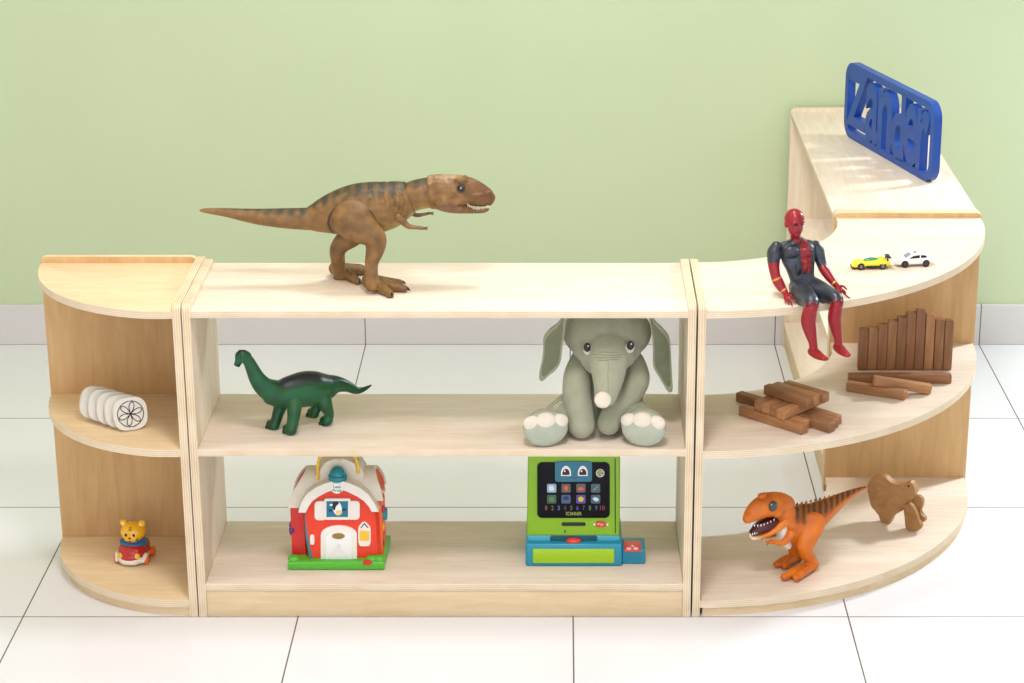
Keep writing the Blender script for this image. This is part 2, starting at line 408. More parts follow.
# ------------------------------------------------------------------ large brown dinosaur on the top shelf
pl = Plane(-.43, .165, 0.0)
t = Thing('toy_dinosaur', 'large brown two-legged toy dinosaur striding on top of the middle shelf', 'toy dinosaur', onZ(372, 288, zt))
M_trex = mat('brown_scaly_plastic', None, .5, paint=True, var=.30, vs=60, bump=.8, bs=170)
BR, BRD, OLV, BEL = (140, 102, 52), (96, 66, 30), (50, 46, 28), (160, 138, 64)
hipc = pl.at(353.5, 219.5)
def trex_paint(co, no):
    u = co.x
    b = mixc(BR, BRD, .5 * (1 + noise.noise(co * 40)) * .5)
    b = mixc(b, BEL, sst(-.2, -.8, no.z) * sst(-.50, -.42, u) * .8)
    if u < -.27:
        stripe = .75 + .25 * math.sin(u * 260)
        b = mixc(b, OLV, sst(.25, .85, no.z + .5 * noise.noise(co * 60)) * sst(-.78, -.68, u) * stripe)
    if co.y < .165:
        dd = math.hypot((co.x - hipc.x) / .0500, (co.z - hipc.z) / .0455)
        b = mixc(b, (52, 32, 16), sst(.07, .03, abs(dd - 1.0)) * sst(hipc.z - .03, hipc.z - .01, co.z - (co.x - hipc.x) * .5))  # dark band painted in for the shade of the hip joint groove
    return b
pl0 = pl
def headpaint(co, no):
    b = mixc((110, 74, 32), (142, 102, 54), .5 + noise.noise(co * 60))
    b = mixc(b, (208, 192, 176), sst(.45, 1.0, no.z + .5 * noise.noise(co * 120)) * sst(-.335, -.29, co.x) * sst(-.22, -.26, co.x) * .4); b = mixc(b, OLV, sst(.6, 1, no.z) * sst(-.30, -.33, co.x) * .8)
    b = mixc(b, (98, 60, 28), sst(-.235, -.185, co.x) * .75)
    e_ = pl0.at(461, 188.8, -.0255); b = mixc(b, (44, 28, 12), sst(.0125, .007, math.hypot(co.x - e_.x, co.z - e_.z)) * .8)
    return b
def fin(th, name, bm, vox, fn, m, sm=3, parent=None, z=None, label=None):
    me = remesh(bm, vox, sm)
    if z is not None: floorat(me, z)
    if fn: paint(me, fn)
    me.materials.append(m)
    return th.mesh(name, me, parent, label)
# tail
bm = BM(); loft(bm, S(pl, [(199.5, 210.4, 1.0), (206, 210.6, 2.6), (228, 212.8, 4.7), (256, 216.5, 7.9), (285, 218.3, 10.2), (311.5, 219, 11.4)], ratio=.85), cap1=.2)
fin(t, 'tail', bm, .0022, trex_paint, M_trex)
# torso
bm = BM()
loft(bm, S(pl, [(309.3, 219, 11.9), (318, 217.3, 15.5), (330, 214.5, 20), (345, 211.5, 24), (360, 209, 26), (375, 207.5, 26), (388, 205, 24.2), (400, 200.5, 20.5), (410.5, 197.2, 16.2)], ratio=.74), cap0=0, cap1=0)
for u, v, r, o in ((352, 213, 17, -.008), (352, 213, 17, .012), (399, 214, 9, -.018), (399, 214, 9, .018)):
    ball(bm, pl.at(u, v, o), (r * .0022, r * .0017, r * .0021))
for k in range(14):   # low bumps down the spine
    u = 318 + k * 6.6; vv = [200.5, 197, 193.6, 190.6, 188.6, 187, 185.6, 184.6, 183.2, 182.3, 181.7, 181.7, 182.2, 183][k]
    ball(bm, pl.at(u, vv + 1.2), .0042)
for k in range(7):   # ribs showing through the flank
    for sg in (-1, 1):
        u = 371 + k * 5.2; loft(bm, S(pl, [(u - 2, 193 + abs(k - 2) * .4, 1.2, sg * .029), (u, 202, 1.6, sg * .0362), (u - 1, 211, 1.5, sg * .0352), (u - 4, 219 - k * .8, 1.1, sg * .027)], ratio=1), side=(1, 0, 0), seg=8)
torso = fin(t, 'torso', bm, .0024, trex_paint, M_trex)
# neck
bm = BM(); loft(bm, S(pl, [(409, 197.8, 14.6), (415, 195.5, 15.2), (423, 193.5, 15.3), (431.5, 192.3, 15.6)], ratio=.72), cap0=0, cap1=0)
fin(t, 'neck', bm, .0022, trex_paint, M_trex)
# head
bm = BM()
loft(bm, S(pl, [(430, 192.2, 16.8, 0, .72), (438, 191.6, 17.6, 0, .74), (448, 191.5, 17, 0, .74), (457, 191, 16.4, 0, .72), (466, 191.6, 15.2, 0, .66), (474, 193.3, 13.6, 0, .60), (482, 196.0, 11.4, 0, .56), (487.5, 198.2, 9.4, 0, .56), (490.5, 199.6, 7.0, 0, .6)], ratio=.7), cap0=.25, sq=.92)
for sgn in (-1, 1):
    ball(bm, pl.at(461, 180, sgn * .016), (.014, .008, .007)); ball(bm, pl.at(465, 177.5, sgn * .014), (.005, .006, .006))
    ball(bm, pl.at(440, 199, sgn * .018), (.02, .012, .022)); ball(bm, pl.at(489, 192.5, sgn * .007), (.006, .005, .004))
    ball(bm, pl.at(472, 195, sgn * .014), (.024, .006, .006)); ball(bm, pl.at(452, 202, sgn * .02), (.018, .007, .012))
head = fin(t, 'head', bm, .0018, headpaint, M_trex, sm=2)
# lower jaw
bm = BM(); loft(bm, S(pl, [(441, 201.5, 8.5, 0, 1.55), (450, 204.4, 8.0, 0, 1.7), (461, 207.6, 5.6, 0, 1.85), (474, 210.2, 3.0, 0, 2.0), (483, 210.3, 2.6, 0, 1.9), (488, 209.2, 1.6, 0, 1.8)]), cap1=.8)
fin(t, 'lower_jaw', bm, .0015, lambda c, n: mixc((126, 88, 48), (106, 72, 36), .5 + noise.noise(c * 70)), M_trex, sm=2)
for sgn in (-1, 1):
    bm = BM(); ball(bm, pl.at(461, 188.6, sgn * .0255), (.0064, .003, .0058), 16)
    o = t.part('eye', bm, M_black)
    bm = BM(); ball(bm, pl.at(460.8, 188.2, sgn * .0284), .0014, 10); t.part('glint', bm, M_tooth, parent=o)
bm = BM()
for k in range(13):
    u = 468 + k * 1.65; v = [205.4, 206.2, 207.0, 207.8, 208.4, 208.8, 209.0, 208.8, 208.6, 208.3, 207.9, 207.5, 207][k]
    hw = .0150 - .0006 * k
    for sgn in (-1, 1):
        p = pl.at(u, v, sgn * hw); bmesh.ops.create_cone(bm, cap_ends=True, segments=8, radius1=.0004, radius2=.0013, depth=.0050 if k % 3 else .0074, matrix=Matrix.Translation(p))
t.part('teeth', bm, M_tooth)
# legs: near (camera side) and far
def dino_leg(th, name, pln, off, rows, ankle, toes, footr, zf, vox, pfn, m, clawm, ratio=.62, claw=.0042, cl_len=.010, disc=None):
    bm = BM()
    if disc: ball(bm, disc[0], disc[1], 32)
    loft(bm, S(pln, [r[:3] + (off + (r[3] if len(r) > 3 else 0),) + (r[4:5] or (ratio,)) for r in rows]), seg=24)
    an = ankle
    ends = []
    for (u, v) in toes:
        g = onZ(u, v, zf); d = (g - Vector((an.x, an.y, zf))); d.z = 0; L_ = d.length; d.normalize()
        a = Vector((an.x, an.y, zf + footr * 1.5)) - d * footr * .7; b = Vector((an.x, an.y, zf + footr * .95)) + d * L_ * .45; c = Vector((g.x, g.y, zf + footr * .62)) - d * cl_len * .3
        loft(bm, [(a, footr * 1.25, footr * 1.2), (b, footr * .95, footr * .8), (c, footr * .62, footr * .62)], side=Vector((0, 0, 1)).cross(d), seg=16); ends.append((c, d))
    ball(bm, Vector((an.x, an.y, zf + footr * 1.1)), footr * 1.45)
    o = fin(th, name, bm, vox, pfn, m, z=zf + .0004)
    for c, d in ends:
        bm = BM(); loft(bm, [(c + d * footr * .25 + Vector((0, 0, footr * .15)), claw, claw * .9), (c + d * (footr * .25 + cl_len * .6), claw * .75, claw * .6), (c + d * (footr * .25 + cl_len) + Vector((0, 0, -claw * .7)), claw * .25, claw * .2)], side=Vector((0, 0, 1)).cross(d), seg=10, sub=2)
        for v_ in bm.verts: v_.co.z = max(v_.co.z, zf + .0004)
        th.part('claw', bm, clawm, parent=o)
    return o
an = onZ(373.5, 289.5, zt)
dino_leg(t, 'leg', pl, -.040, [(346, 208, 11, .010, .6), (350, 216, 19.5, .002, .42), (357, 224.5, 19, .0, .42), (367, 231.5, 15, 0, .55), (375.5, 239, 11.2, 0, .75), (375, 250, 9.3, -.002, .8), (371.8, 262, 7, -.004, .9), (371.3, 273, 6.6, -.007, .95), (372.5, 284, 7.4, -.012, .95)],
         an, ((391, 298), (405.5, 292.5), (401, 286.5)), .0135, zt, .0022, lambda c, n: mixc((140, 102, 52), (104, 72, 34), .5 + .7 * noise.noise(c * 45)), M_trex, M_black, disc=(pl.at(353.5, 219.5, -.034), (.0475, .0135, .0430)))
an = onZ(340, 276.5, zt)
dino_leg(t, 'leg', pl, .040, [(360, 222, 16, -.004, .5), (353, 234, 12.5), (342, 243.5, 9.5), (337.5, 251, 8, 0, .8), (338, 260, 7, .006, .9), (339, 269, 6.8, .012, .95), (340, 275, 7, .016, .95)],
         an, ((359, 285), (367, 274.5), (361, 270.5)), .0128, zt, .0022, lambda c, n: mixc((138, 100, 52), (110, 76, 38), .5 + .7 * noise.noise(c * 45)), M_trex, M_black)
# arms, near and far
for off, rows, nm in ((-.036, [(398.5, 217, 3.9), (403, 221.5, 3.5), (408.5, 226.2, 2.7), (416, 227.4, 2.1), (423, 228.2, 1.8)], 'arm'), (.034, [(405, 208, 3.4), (411, 212.5, 2.8), (417, 215.2, 2.2), (424, 214.3, 1.7), (429, 213.2, 1.5)], 'arm')):
    bm = BM(); loft(bm, S(pl, [r + (off, 1) for r in rows], ratio=1), seg=14)
    e = rows[-1]
    for du, dv in ((4.5, 1.5), (4.8, -1.0)):
        loft(bm, S(pl, [(e[0] - 1, e[1], 1.2, off), (e[0] + 2, e[1] + dv * .3, 1.1, off + .002), (e[0] + du, e[1] + dv, .6, off + .003)], ratio=1), seg=10)
    fin(t, nm, bm, .0011, lambda c, n: mixc((142, 104, 58), (110, 76, 40), .5 + noise.noise(c * 90)), M_trex, sm=2)

# ------------------------------------------------------------------ green long-necked dinosaur, middle shelf
f1 = onZ(284, 433, zm); f2 = onZ(320, 423, zm)
gang = math.atan2(f2.y - f1.y, f2.x - f1.x)
pl = Plane((f1.x + f2.x) / 2, (f1.y + f2.y) / 2, gang * .8)
t = Thing('toy_dinosaur', 'green long-necked four-legged toy dinosaur with dark back on the middle shelf', 'toy dinosaur', (pl.o.x, pl.o.y, zm))
M_br = mat('green_vinyl', None, .33, paint=True, var=.1, vs=60, bump=.15, bs=200)
gc = pl.at(305, 389)
def gp(co, no):
    b = mixc((4, 88, 48), (2, 66, 32), .5 + noise.noise(co * 30))
    b = mixc(b, (52, 84, 16), sst(.35, -.1, abs(no.z - .35)) * sst(gc.x - .09, gc.x - .03, co.x) * sst(gc.x + .07, gc.x + .02, co.x) * .65)
    b = mixc(b, (34, 36, 44), sst(.2, .7, no.z) * sst(gc.z - .008, gc.z + .012, co.z) * sst(gc.x - .075, gc.x - .035, co.x) * sst(gc.x + .10, gc.x + .05, co.x) * .9)
    b = mixc(b, (24, 48, 20), sst(.3, .8, no.z) * sst(gc.x - .11, gc.x - .13, co.x) * .9)
    return b
bm = BM()
loft(bm, S(pl, [(272, 393, 12.5), (281, 393.5, 14.8), (292, 391.5, 16.8), (305, 389, 18.3), (317, 388.5, 17.5), (327, 386.8, 13.5), (337, 384.6, 9), (347, 386.4, 6), (356, 390.3, 4.1), (363, 389.6, 2.7), (371, 385.3, 1.1)], ratio=.8))
loft(bm, S(pl, [(244.5, 357.5, 5.6), (248.5, 361, 5.9), (252.5, 369, 6.8), (257, 378, 8.2), (264, 386.5, 10.3), (274, 392, 13)], ratio=.8))
loft(bm, S(pl, [(246.5, 357, 5.8), (241.5, 355.5, 6.2), (239.3, 360, 4.6), (237.3, 363.4, 3.0), (235.8, 364, 2.4)], ratio=.85))
ball(bm, pl.at(240.5, 352.4), .006)
def leg(rows): loft(bm, S(pl, rows, ratio=.95), seg=18)
leg([(294, 396, 9, -.010), (294.2, 409, 7.3, -.022), (293.2, 420, 6, -.025), (291, 430, 5.9, -.026)])
leg([(284, 398, 8, .016), (279.5, 409, 6.3, .022), (276.5, 419, 5.4, .023), (274, 426, 5.2, .024)])
leg([(321, 392, 9, -.008), (326, 406, 6.8, -.018), (329, 414, 5, -.02), (327.5, 421, 5, -.02)])
leg([(320, 394, 9, .014), (318, 404, 6, .018), (315, 411, 5, .019), (314, 414, 5, .02)])
for g, r in (((290, 432), 1), ((273, 427), .92), ((326.5, 423.5), .92), ((313.5, 415), .88)):
    c = onZ(g[0], g[1], zm); ball(bm, (c.x, c.y, zm + .008), (.0165 * r, .014 * r, .011 * r)); ball(bm, (c.x - .008, c.y - .007, zm + .005), .008 * r)
body = fin(t, 'body', bm, .0017, gp, M_br, sm=3, z=zm + .0004)
M_gd = P('dark_green_paint', (8, 36, 22), .3)
for sgn in (-1, 1):
    bm = BM(); ball(bm, pl.at(240.3, 356.6, sgn * .0108), .0022, 12); t.part('eye', bm, M_black)
bm = BM(); loft(bm, S(pl, [(235.2, 364.8, .5), (238, 365.0, .8), (240.8, 363.4, .5)], ratio=6.2), seg=10); t.part('mouth', bm, M_gd)
for g in ((290, 432), (273, 427), (326.5, 423.5), (313.5, 415)):
    c = onZ(g[0], g[1], zm)
    for k in (-1, 0, 1):
        bm = BM(); ball(bm, (c.x - .0125 + .003 * abs(k) + .004 * k, c.y - .0105 - .005 * k, zm + .0034), .0033, 10); t.part('toenail', bm, M_gd)

# ------------------------------------------------------------------ orange dinosaur, bottom of the curved shelf
zc = .0375
pl = Plane(.502, .165, math.radians(30))
t = Thing('toy_dinosaur', 'bright orange open-mouthed toy dinosaur with striped back on the bottom shelf', 'toy dinosaur', (.502, .165, zc))
M_or = mat('orange_plastic', None, .38, paint=True, var=.08, vs=60, bump=.12, bs=240)
OR, ORD = (222, 118, 14), (196, 94, 8)
a0 = pl.at(795, 510).x; a1 = pl.at(862, 488).x
def op(co, no):
    b = mixc(OR, ORD, .5 + .8 * noise.noise(co * 35))
    s = (co.x - a0) / (a1 - a0)
    if -.06 < s < 1.05:
        st = sst(-.35, .35, math.sin(s * 74 + noise.noise(co * 50) * 1.2)); b = mixc(b, (86, 52, 16), sst(.0, .5, no.z) * (.45 + .55 * st) * sst(-.06, .02, s))
    return b
def ohead(co, no):
    b = mixc(OR, ORD, .5 + .8 * noise.noise(co * 40)); return b
bm = BM()
loft(bm, S(pl, [(790, 523, 17, 0, .8), (797, 524, 19, 0, .8), (806, 521.5, 19, 0, .75), (815, 516.5, 15, 0, .75), (824, 510.5, 12, 0, .8), (834, 504, 8.6, 0, .85), (845, 497, 5.6, 0, .9), (856, 491.2, 3.2, 0, .9), (866, 487.4, 1.4, 0, .9)]))
loft(bm, S(pl, [(783, 512, 13, 0, .85), (786, 522, 13, 0, .85), (793, 532, 12.5, 0, .85), (800, 538, 9, 0, .9)]))
for k in range(15):
    s = k / 14; u = 797 + 64 * s; v = 504.5 - 2.2 * math.sin(s * 3.1) * (1 - s) - 17.2 * s ** 1.25
    p = pl.at(u, v + .6); q = .0042 * (1 - .6 * s); loft(bm, [(p, q, q * .8), (p + Vector((.0012, .001, .0055 * (1 - .5 * s))), q * .35, q * .3)], seg=8, sub=1)
fin(t, 'body', bm, .0017, op, M_or, sm=2)
# head with open mouth
bm = BM()
loft(bm, S(pl, [(785, 505, 10.5, 0, .95), (778, 504, 12, 0, 1.0), (770, 504.5, 12.5, 0, .95), (762, 507, 11.5, 0, .85), (755, 511.5, 9.8, 0, .8), (749.5, 516.5, 7.2, 0, .8), (747, 519.5, 5, 0, .8)]))
for sg in (-1, 1):
    ball(bm, pl.at(762, 495.8, sg * .012), (.010, .007, .007)); ball(bm, pl.at(777, 511, sg * .02), (.015, .008, .016)); ball(bm, pl.at(749, 513.8, sg * .008), .0045)
for k in range(9):
    p = pl.at(764 + 2.9 * k, 493.4 + .25 * max(0, k - 5) ** 2 * 1.2, 0); ball(bm, p, (.0032, .0032, .0042), 10)
for k in range(5): ball(bm, pl.at(787.4 + .6 * k, 497 + 3.3 * k), .0036, 10)
fin(t, 'head', bm, .0016, ohead, M_or, sm=2)
M_mouth = P('dark_maroon_mouth', (72, 12, 16), .35); M_cream = P('cream_plastic', (232, 222, 205), .45)
bm = BM(); loft(bm, S(pl, [(777, 519, 2.6, 0, 2.2), (771, 521.6, 5.4, 0, 1.7), (764, 525.2, 7.0, 0, 1.3), (757.5, 529.2, 5.8, 0, 1.2), (753, 532, 3.6, 0, 1.3)])); fin(t, 'mouth', bm, .0016, None, M_mouth, sm=2)
bm = BM(); loft(bm, S(pl, [(782, 520, 6.6, 0, 1.9), (775, 526, 5.6, 0, 2.2), (767, 531.6, 3.8, 0, 2.6), (758, 536.0, 2.4, 0, 2.8), (752, 537.2, 1.9, 0, 2.4), (750, 535.8, 1.3, 0, 2.0)]))
jaw = fin(t, 'lower_jaw', bm, .0015, lambda c, n: mixc(OR, (238, 214, 190), sst(.1, -.5, n.z) * .3 + sst(pl.at(765, 535).x, pl.at(753, 535).x, c.x) * .9), M_or, sm=2)
bm = BM()
for k in range(9):
    for sg in (-1, 1):
        s = k / 8
        p = pl.at(748 + 26 * s, 524.6 + 2.2 * math.sin(s * PI) - 4.6 * s ** 2, sg * (.012 + .005 * s)); bmesh.ops.create_cone(bm, cap_ends=True, segments=8, radius1=.0003, radius2=.0017, depth=.0052, matrix=Matrix.Translation(p))
        p = pl.at(750.5 + 17 * s, 534.2 - 6.2 * s ** 1.2, sg * (.009 + .004 * s)); bmesh.ops.create_cone(bm, cap_ends=True, segments=8, radius1=.0016, radius2=.0003, depth=.005, matrix=Matrix.Translation(p))
t.part('teeth', bm, P('white_tooth', (246, 240, 232), .3))
bm = BM(); loft(bm, S(pl, [(782, 522, 6, -.001, 1.6), (782.5, 529, 6.6, -.002, 1.6), (783, 537, 6, -.002, 1.6), (787, 543.5, 4.5, 0, 1.7)])); fin(t, 'throat', bm, .0017, None, M_cream, sm=2, label='pale cream throat and belly')
M_eye = P('dark_green_eye', (14, 26, 18), .08, coat=1.0); M_eyel = P('pale_eye_glint', (150, 168, 120), .3)
for sg in (-1, 1):
    R_ = Matrix.Rotation(math.radians(30), 3, 'Z') @ Matrix.Rotation(-.35, 3, 'Y')
    bm = BM(); ball(bm, pl.at(773.2, 506.2, sg * .0245), (.0116, .0045, .0128), 20, R_); e = t.part('eye', bm, M_eye)
    bm = BM(); ball(bm, pl.at(771.6, 504.6, sg * .0288), (.0020, .0010, .0028), 12, R_); t.part('eye_highlight', bm, M_eyel, parent=e)  # small pale spot painted as the highlight on the eye
def leg2(off, rows, foot, zf):
    bm = BM(); loft(bm, S(pl, [r[:3] + (off,) + (r[3:4] or (.7,)) for r in rows]), seg=24)
    heel, toes = foot
    h = onZ(heel[0], heel[1], zf)
    for u, v in toes:
        g = onZ(u, v, zf); d = (g - h); d.z = 0; d.normalize()
        loft(bm, [(h + Vector((0, 0, .013)), .011, .010), (h * .5 + g * .5 + Vector((0, 0, .0135)), .0115, .0105), (g + Vector((0, 0, .0095)) - d * .006, .0085, .0085)], side=Vector((0, 0, 1)).cross(d), seg=18)
    ball(bm, h + Vector((0, 0, .012)), (.014, .014, .013))
    return fin(t, 'leg', bm, .0017, ohead, M_or, sm=2, z=zf + .0004)
leg2(-.030, [(813, 517, 10, .5), (812.5, 524, 12.5, .5), (808.5, 534, 11.3), (805.5, 544, 9.4, .85), (806, 552, 7.2, .9), (810, 559, 6.3, .9), (812.5, 564, 6.6, .9)], ((811.5, 571), ((782, 581.6), (794.5, 583))), zc)
leg2(.026, [(806, 525, 12), (798, 538, 9), (794, 546, 7), (796, 553, 6), (798, 557, 6)], ((797, 561.5), ((774.8, 568.8), (783.5, 570.4))), zc)
for off, rows in ((-.030, [(791, 533.5, 4.4), (787, 539.5, 3.7), (782, 543.2, 3.0), (775, 541.8, 2.4), (770.5, 541.6, 2.2)]), (.028, [(779, 531, 3.8), (774, 534, 3.2), (768, 535.6, 2.8), (765, 536, 2.4)])):
    bm = BM(); loft(bm, S(pl, [r + (off,) for r in rows], ratio=1), seg=14); e = rows[-1]
    for du, dv in ((-3.6, 3.8), (-4.6, .6)): loft(bm, S(pl, [(e[0], e[1], 1.5, off), (e[0] + du * .6, e[1] + dv * .3, 1.3, off), (e[0] + du, e[1] + dv, .7, off)], ratio=1), seg=10)
    fin(t, 'arm', bm, .0011, ohead, M_or, sm=2)

# ------------------------------------------------------------------ flat wooden animal beside it
g1 = onZ(885, 523.5, zc); g2 = onZ(914, 530, zc)
wa = math.atan2(g2.y - g1.y, g2.x - g1.x); pl = Plane(g1.x, g1.y, wa)
t = Thing('wooden_animal', 'brown humped wooden cut-out animal standing behind the orange dinosaur', 'wooden toy', (g1.x, g1.y, zc))
W_toy = wood('toy_hardwood', (158, 112, 66), (190, 142, 90), 0, fine=110, rough=.5)
def cut(name, px, th_, off, bev=.0022):
    pts = [pl.at(u, v, off) for u, v in px]
    for p in pts: p.z = max(p.z, zc + .0005)
    bm = BM(); prism(bm, pts, pl.n * th_, bev, 3); return t.part(name, bm, W_toy)
def smoothpoly(px, n=4):
    L_ = len(px); o = []
    for i in range(L_):
        q = [Vector((*px[(i + k) % L_], 0)) for k in (-1, 0, 1, 2)]
        for k in range(n): p = cr(*q, k / n); o.append((p.x, p.y))
    return o
cut('body', smoothpoly([(867.3, 488), (868.6, 482), (872.6, 477.2), (878, 475), (884.6, 477), (890, 481.8), (895.6, 484.4), (903.3, 484), (908.8, 481.7), (912.4, 484.4), (914.8, 489), (914.6, 494.5), (910.5, 501), (906, 507), (901.5, 511.5), (897.4, 512.4), (892.3, 516.8), (890.2, 522.8), (885.6, 525), (881.2, 522.6), (879.4, 517.8), (877.2, 512.3), (871.9, 508), (869, 498)]), .020, -.001)
cut('leg', smoothpoly([(903.6, 509), (905.2, 505), (908.4, 503.6), (911.8, 505.6), (914.4, 510), (916.6, 515), (918.2, 520.4), (921.2, 524.8), (920.6, 529), (915, 530.6), (908, 530.2), (905.4, 526.4), (904.6, 518)]), .0125, -.0140)
cut('leg', smoothpoly([(910.5, 500.5), (914, 496.6), (918.5, 496), (922.2, 499), (922.4, 506), (919.6, 511.6), (920.6, 515), (924.4, 517.2), (925.2, 521), (919.8, 523), (915.6, 519.6), (913.2, 510)]), .0125, .0195)
bm = BM(); cyl(bm, pl.at(908.6, 486.2, -.0012), .0028, .0016, 'Y', 14, rot=Matrix.Rotation(wa, 3, 'Z')); t.part('eye_hole', bm, P('dark_bored_hole', (60, 30, 14), .8))
# ------------------------------------------------------------------ grey-green plush elephant, middle shelf
M_pl = mat('sage_plush', (162, 162, 136), .9, spec=.15, var=.10, vs=35, bump=.5, bs=420, sheen=.25)
M_pl2 = mat('shaded_sage_ear_lining', (126, 128, 100), .92, spec=.1, var=.1, vs=40, bump=.5, bs=420, sheen=.2)  # darker sage, partly shading inside the ear put into the colour
M_pk = mat('cream_plush', (224, 212, 194), .9, spec=.15, var=.05, vs=60, bump=.4, bs=420, sheen=.2)
M_sole = mat('pale_mint_plush', (174, 178, 158), .9, spec=.15, var=.06, vs=50, bump=.4, bs=420, sheen=.2)
M_thr = P('grey_stitching', (124, 126, 102), .8)
t = Thing('plush_elephant', 'sage green plush elephant sitting on the middle shelf with floppy ears', 'stuffed animal', (.09, .12, zm))
def Y3(u, v, y): return onY(u, v, y)
bm = BM()
def LY(rows, side=(1, 0, 0), **k):
    st = []
    for r in rows:
        u, v, w_, y = r[:4]; d = r[4] if len(r) > 4 else 1.0
        p = onY(u, v, y); m = mpp(p); st.append((p, w_ * m * d, w_ * m))
    loft(bm, st, side=side, **k)
LY([(607, 425, 32, .17, .7), (606, 408, 37, .175, .72), (605, 385, 38, .18, .7), (606, 362, 32, .185, .7), (606, 345, 24, .19, .8)])
c = onY(607, 332, .165); c.z = min(c.z, .62); ball(bm, (c.x, c.y, c.z), (.097, .078, .066), 32)
c2 = onY(607, 345, .135); ball(bm, c2, (.078, .060, .052), 28)
c3 = onY(606, 356, .115); ball(bm, c3, (.058, .052, .045), 24)
LY([(608, 350, 22, .10, .9), (608.5, 362, 19.5, .072, .9), (608.5, 374, 17.3, .052, .9), (607.5, 386, 14.3, .038, .9), (605.5, 396, 11.8, .028, .9), (603.6, 401, 10.4, .022, .9)], cap1=.25)
for sgn in (-1, 1): ball(bm, onY(608 + sgn * 15, 356, .098), (.028, .025, .026))
tr = fin(t, 'body', bm, .0030, None, M_pl, sm=9, z=zm + .0004)
hit = hitter(tr.data, t.loc)
for k in range(4):   # sewn wrinkles over the trunk
    v = 352.5 + 2.5 * k; w_ = (9, 14, 13, 10)[k]; pts = [hit(608 + w_ * q, v + .5 * math.sin(q * 3 + k), .0004) for q in (-1, -.66, -.33, 0, .33, .66, 1)]
    bm = BM(); tube(bm, [p for p in pts if p], .0008, 6); t.part('seam', bm, M_thr, parent=tr)
bm = BM(); tube(bm, [p for p in (hit(608 + .15 * math.sin(q), 362 + q * 3.2, .0002) for q in range(11)) if p], .0005, 6); t.part('seam', bm, M_thr, parent=tr)
bm = BM(); p = onY(602.9, 401.2, -.003); ball(bm, p + Vector((0, .008, 0)), (.0180, .0085, .0180), 24, Matrix.Rotation(-.5, 3, 'X')); t.part('trunk_tip', bm, M_pk, parent=tr, label='cream round tip of the trunk')
# arms
bm = BM(); LY([(581, 360, 11, .15), (577, 376, 13.6, .115), (576.5, 394, 14.2, .088), (579, 412, 14.2, .072), (581.5, 425, 13.6, .062)]); fin(t, 'arm', bm, .003, None, M_pl, sm=4, z=zm + .0004)
bm = BM(); LY([(634, 362, 11, .15), (637, 378, 13, .120), (632, 391, 12.5, .100), (621, 405, 12.2, .082), (612, 416, 12, .072), (609, 423, 12.0, .066)], side=(.8, 0, .6)); fin(t, 'arm', bm, .003, None, M_pl, sm=4, z=zm + .0004)
# legs with big feet, soles toward us
for u, v, rx, ry, hip, rz in ((545.4, 431, 23.4, 18.6, (573, 405), .22), (643.8, 428, 23.2, 18.8, (626, 404), -.25)):
    bm = BM(); fc = onY(u, v, .024); m = mpp(fc); fc.z = zm + ry * m * 1.0
    R_ = Matrix.Rotation(rz, 3, 'Z') @ Matrix.Rotation(-.12, 3, 'X')
    hp = onY(hip[0], hip[1], .15); md = (fc + hp) / 2
    loft(bm, [(hp, .034, .036), (md + Vector((0, 0, .004)), .030, .032), (fc + (hp - fc).normalized() * .02, .031, .036)], side=(1, 0, 0))
    ball(bm, fc + Vector((0, .012, 0)), (rx * m, .024, ry * m), 30, R_)
    lg = fin(t, 'leg', bm, .003, None, M_pl, sm=4, z=zm + .0004)
    bm = BM(); ball(bm, fc + R_ @ Vector((0, -.0035, 0)), (rx * m * .965, .0165, ry * m * .965), 32, R_)
    for v_ in bm.verts: v_.co.z = max(v_.co.z, zm + .0006)
    t.part('sole', bm, M_sole, parent=lg, label='pale mint sole of the foot')
    for k, (du, dv, w_, h_) in enumerate(((-.58, .38, .42, .42), (-.02, .47, .45, .48), (.56, .38, .42, .42))):
        bm = BM(); cc = fc + R_ @ Vector((du * rx * m, -.0125 + abs(du) * .008, dv * ry * m)); ball(bm, cc, (w_ * rx * m, .0095, h_ * ry * m * 1.0), 20, R_)
        t.part('toe', bm, M_pk, parent=lg)
# ears
def ear(px, y, dy, lining):
    q = smoothpoly(px, 3); n = len(q); cu = sum(a for a, b in q) / n; cv = sum(b for a, b in q) / n
    bm = BM(); prism(bm, [onY(a, b, y + dy * ((a - cu) / 20)) for a, b in q], (0, .012, 0), .0052, 3)
    e = t.part('ear', bm, M_pl)
    for o in e.data.polygons: o.use_smooth = True
    bm = BM(); prism(bm, [onY(cu + (a - cu) * .80, cv + (b - cv) * .84, y - .0012 + dy * ((a - cu) * .80 / 20)) for a, b in q], (0, .004, 0), .0012, 2)
    t.part('ear_lining', bm, M_pl2, parent=e, label='lining of the ear, with shading put into its colour')
ear([(566, 312), (560.5, 322), (551, 329), (543.8, 338), (543.2, 347), (542.2, 360), (539.6, 372), (539.4, 379.5), (542.5, 381.2), (549, 375.5), (556.5, 369.5), (561, 360), (562.8, 345), (565, 330)], .105, -.010, None)
ear([(648, 312), (654, 321), (662, 328.5), (669, 337.5), (670.8, 350), (671.8, 370), (672.8, 389), (670.3, 392.6), (666.5, 390), (659, 377), (653.3, 366.5), (653.0, 350), (651.8, 335)], .105, .006, None)
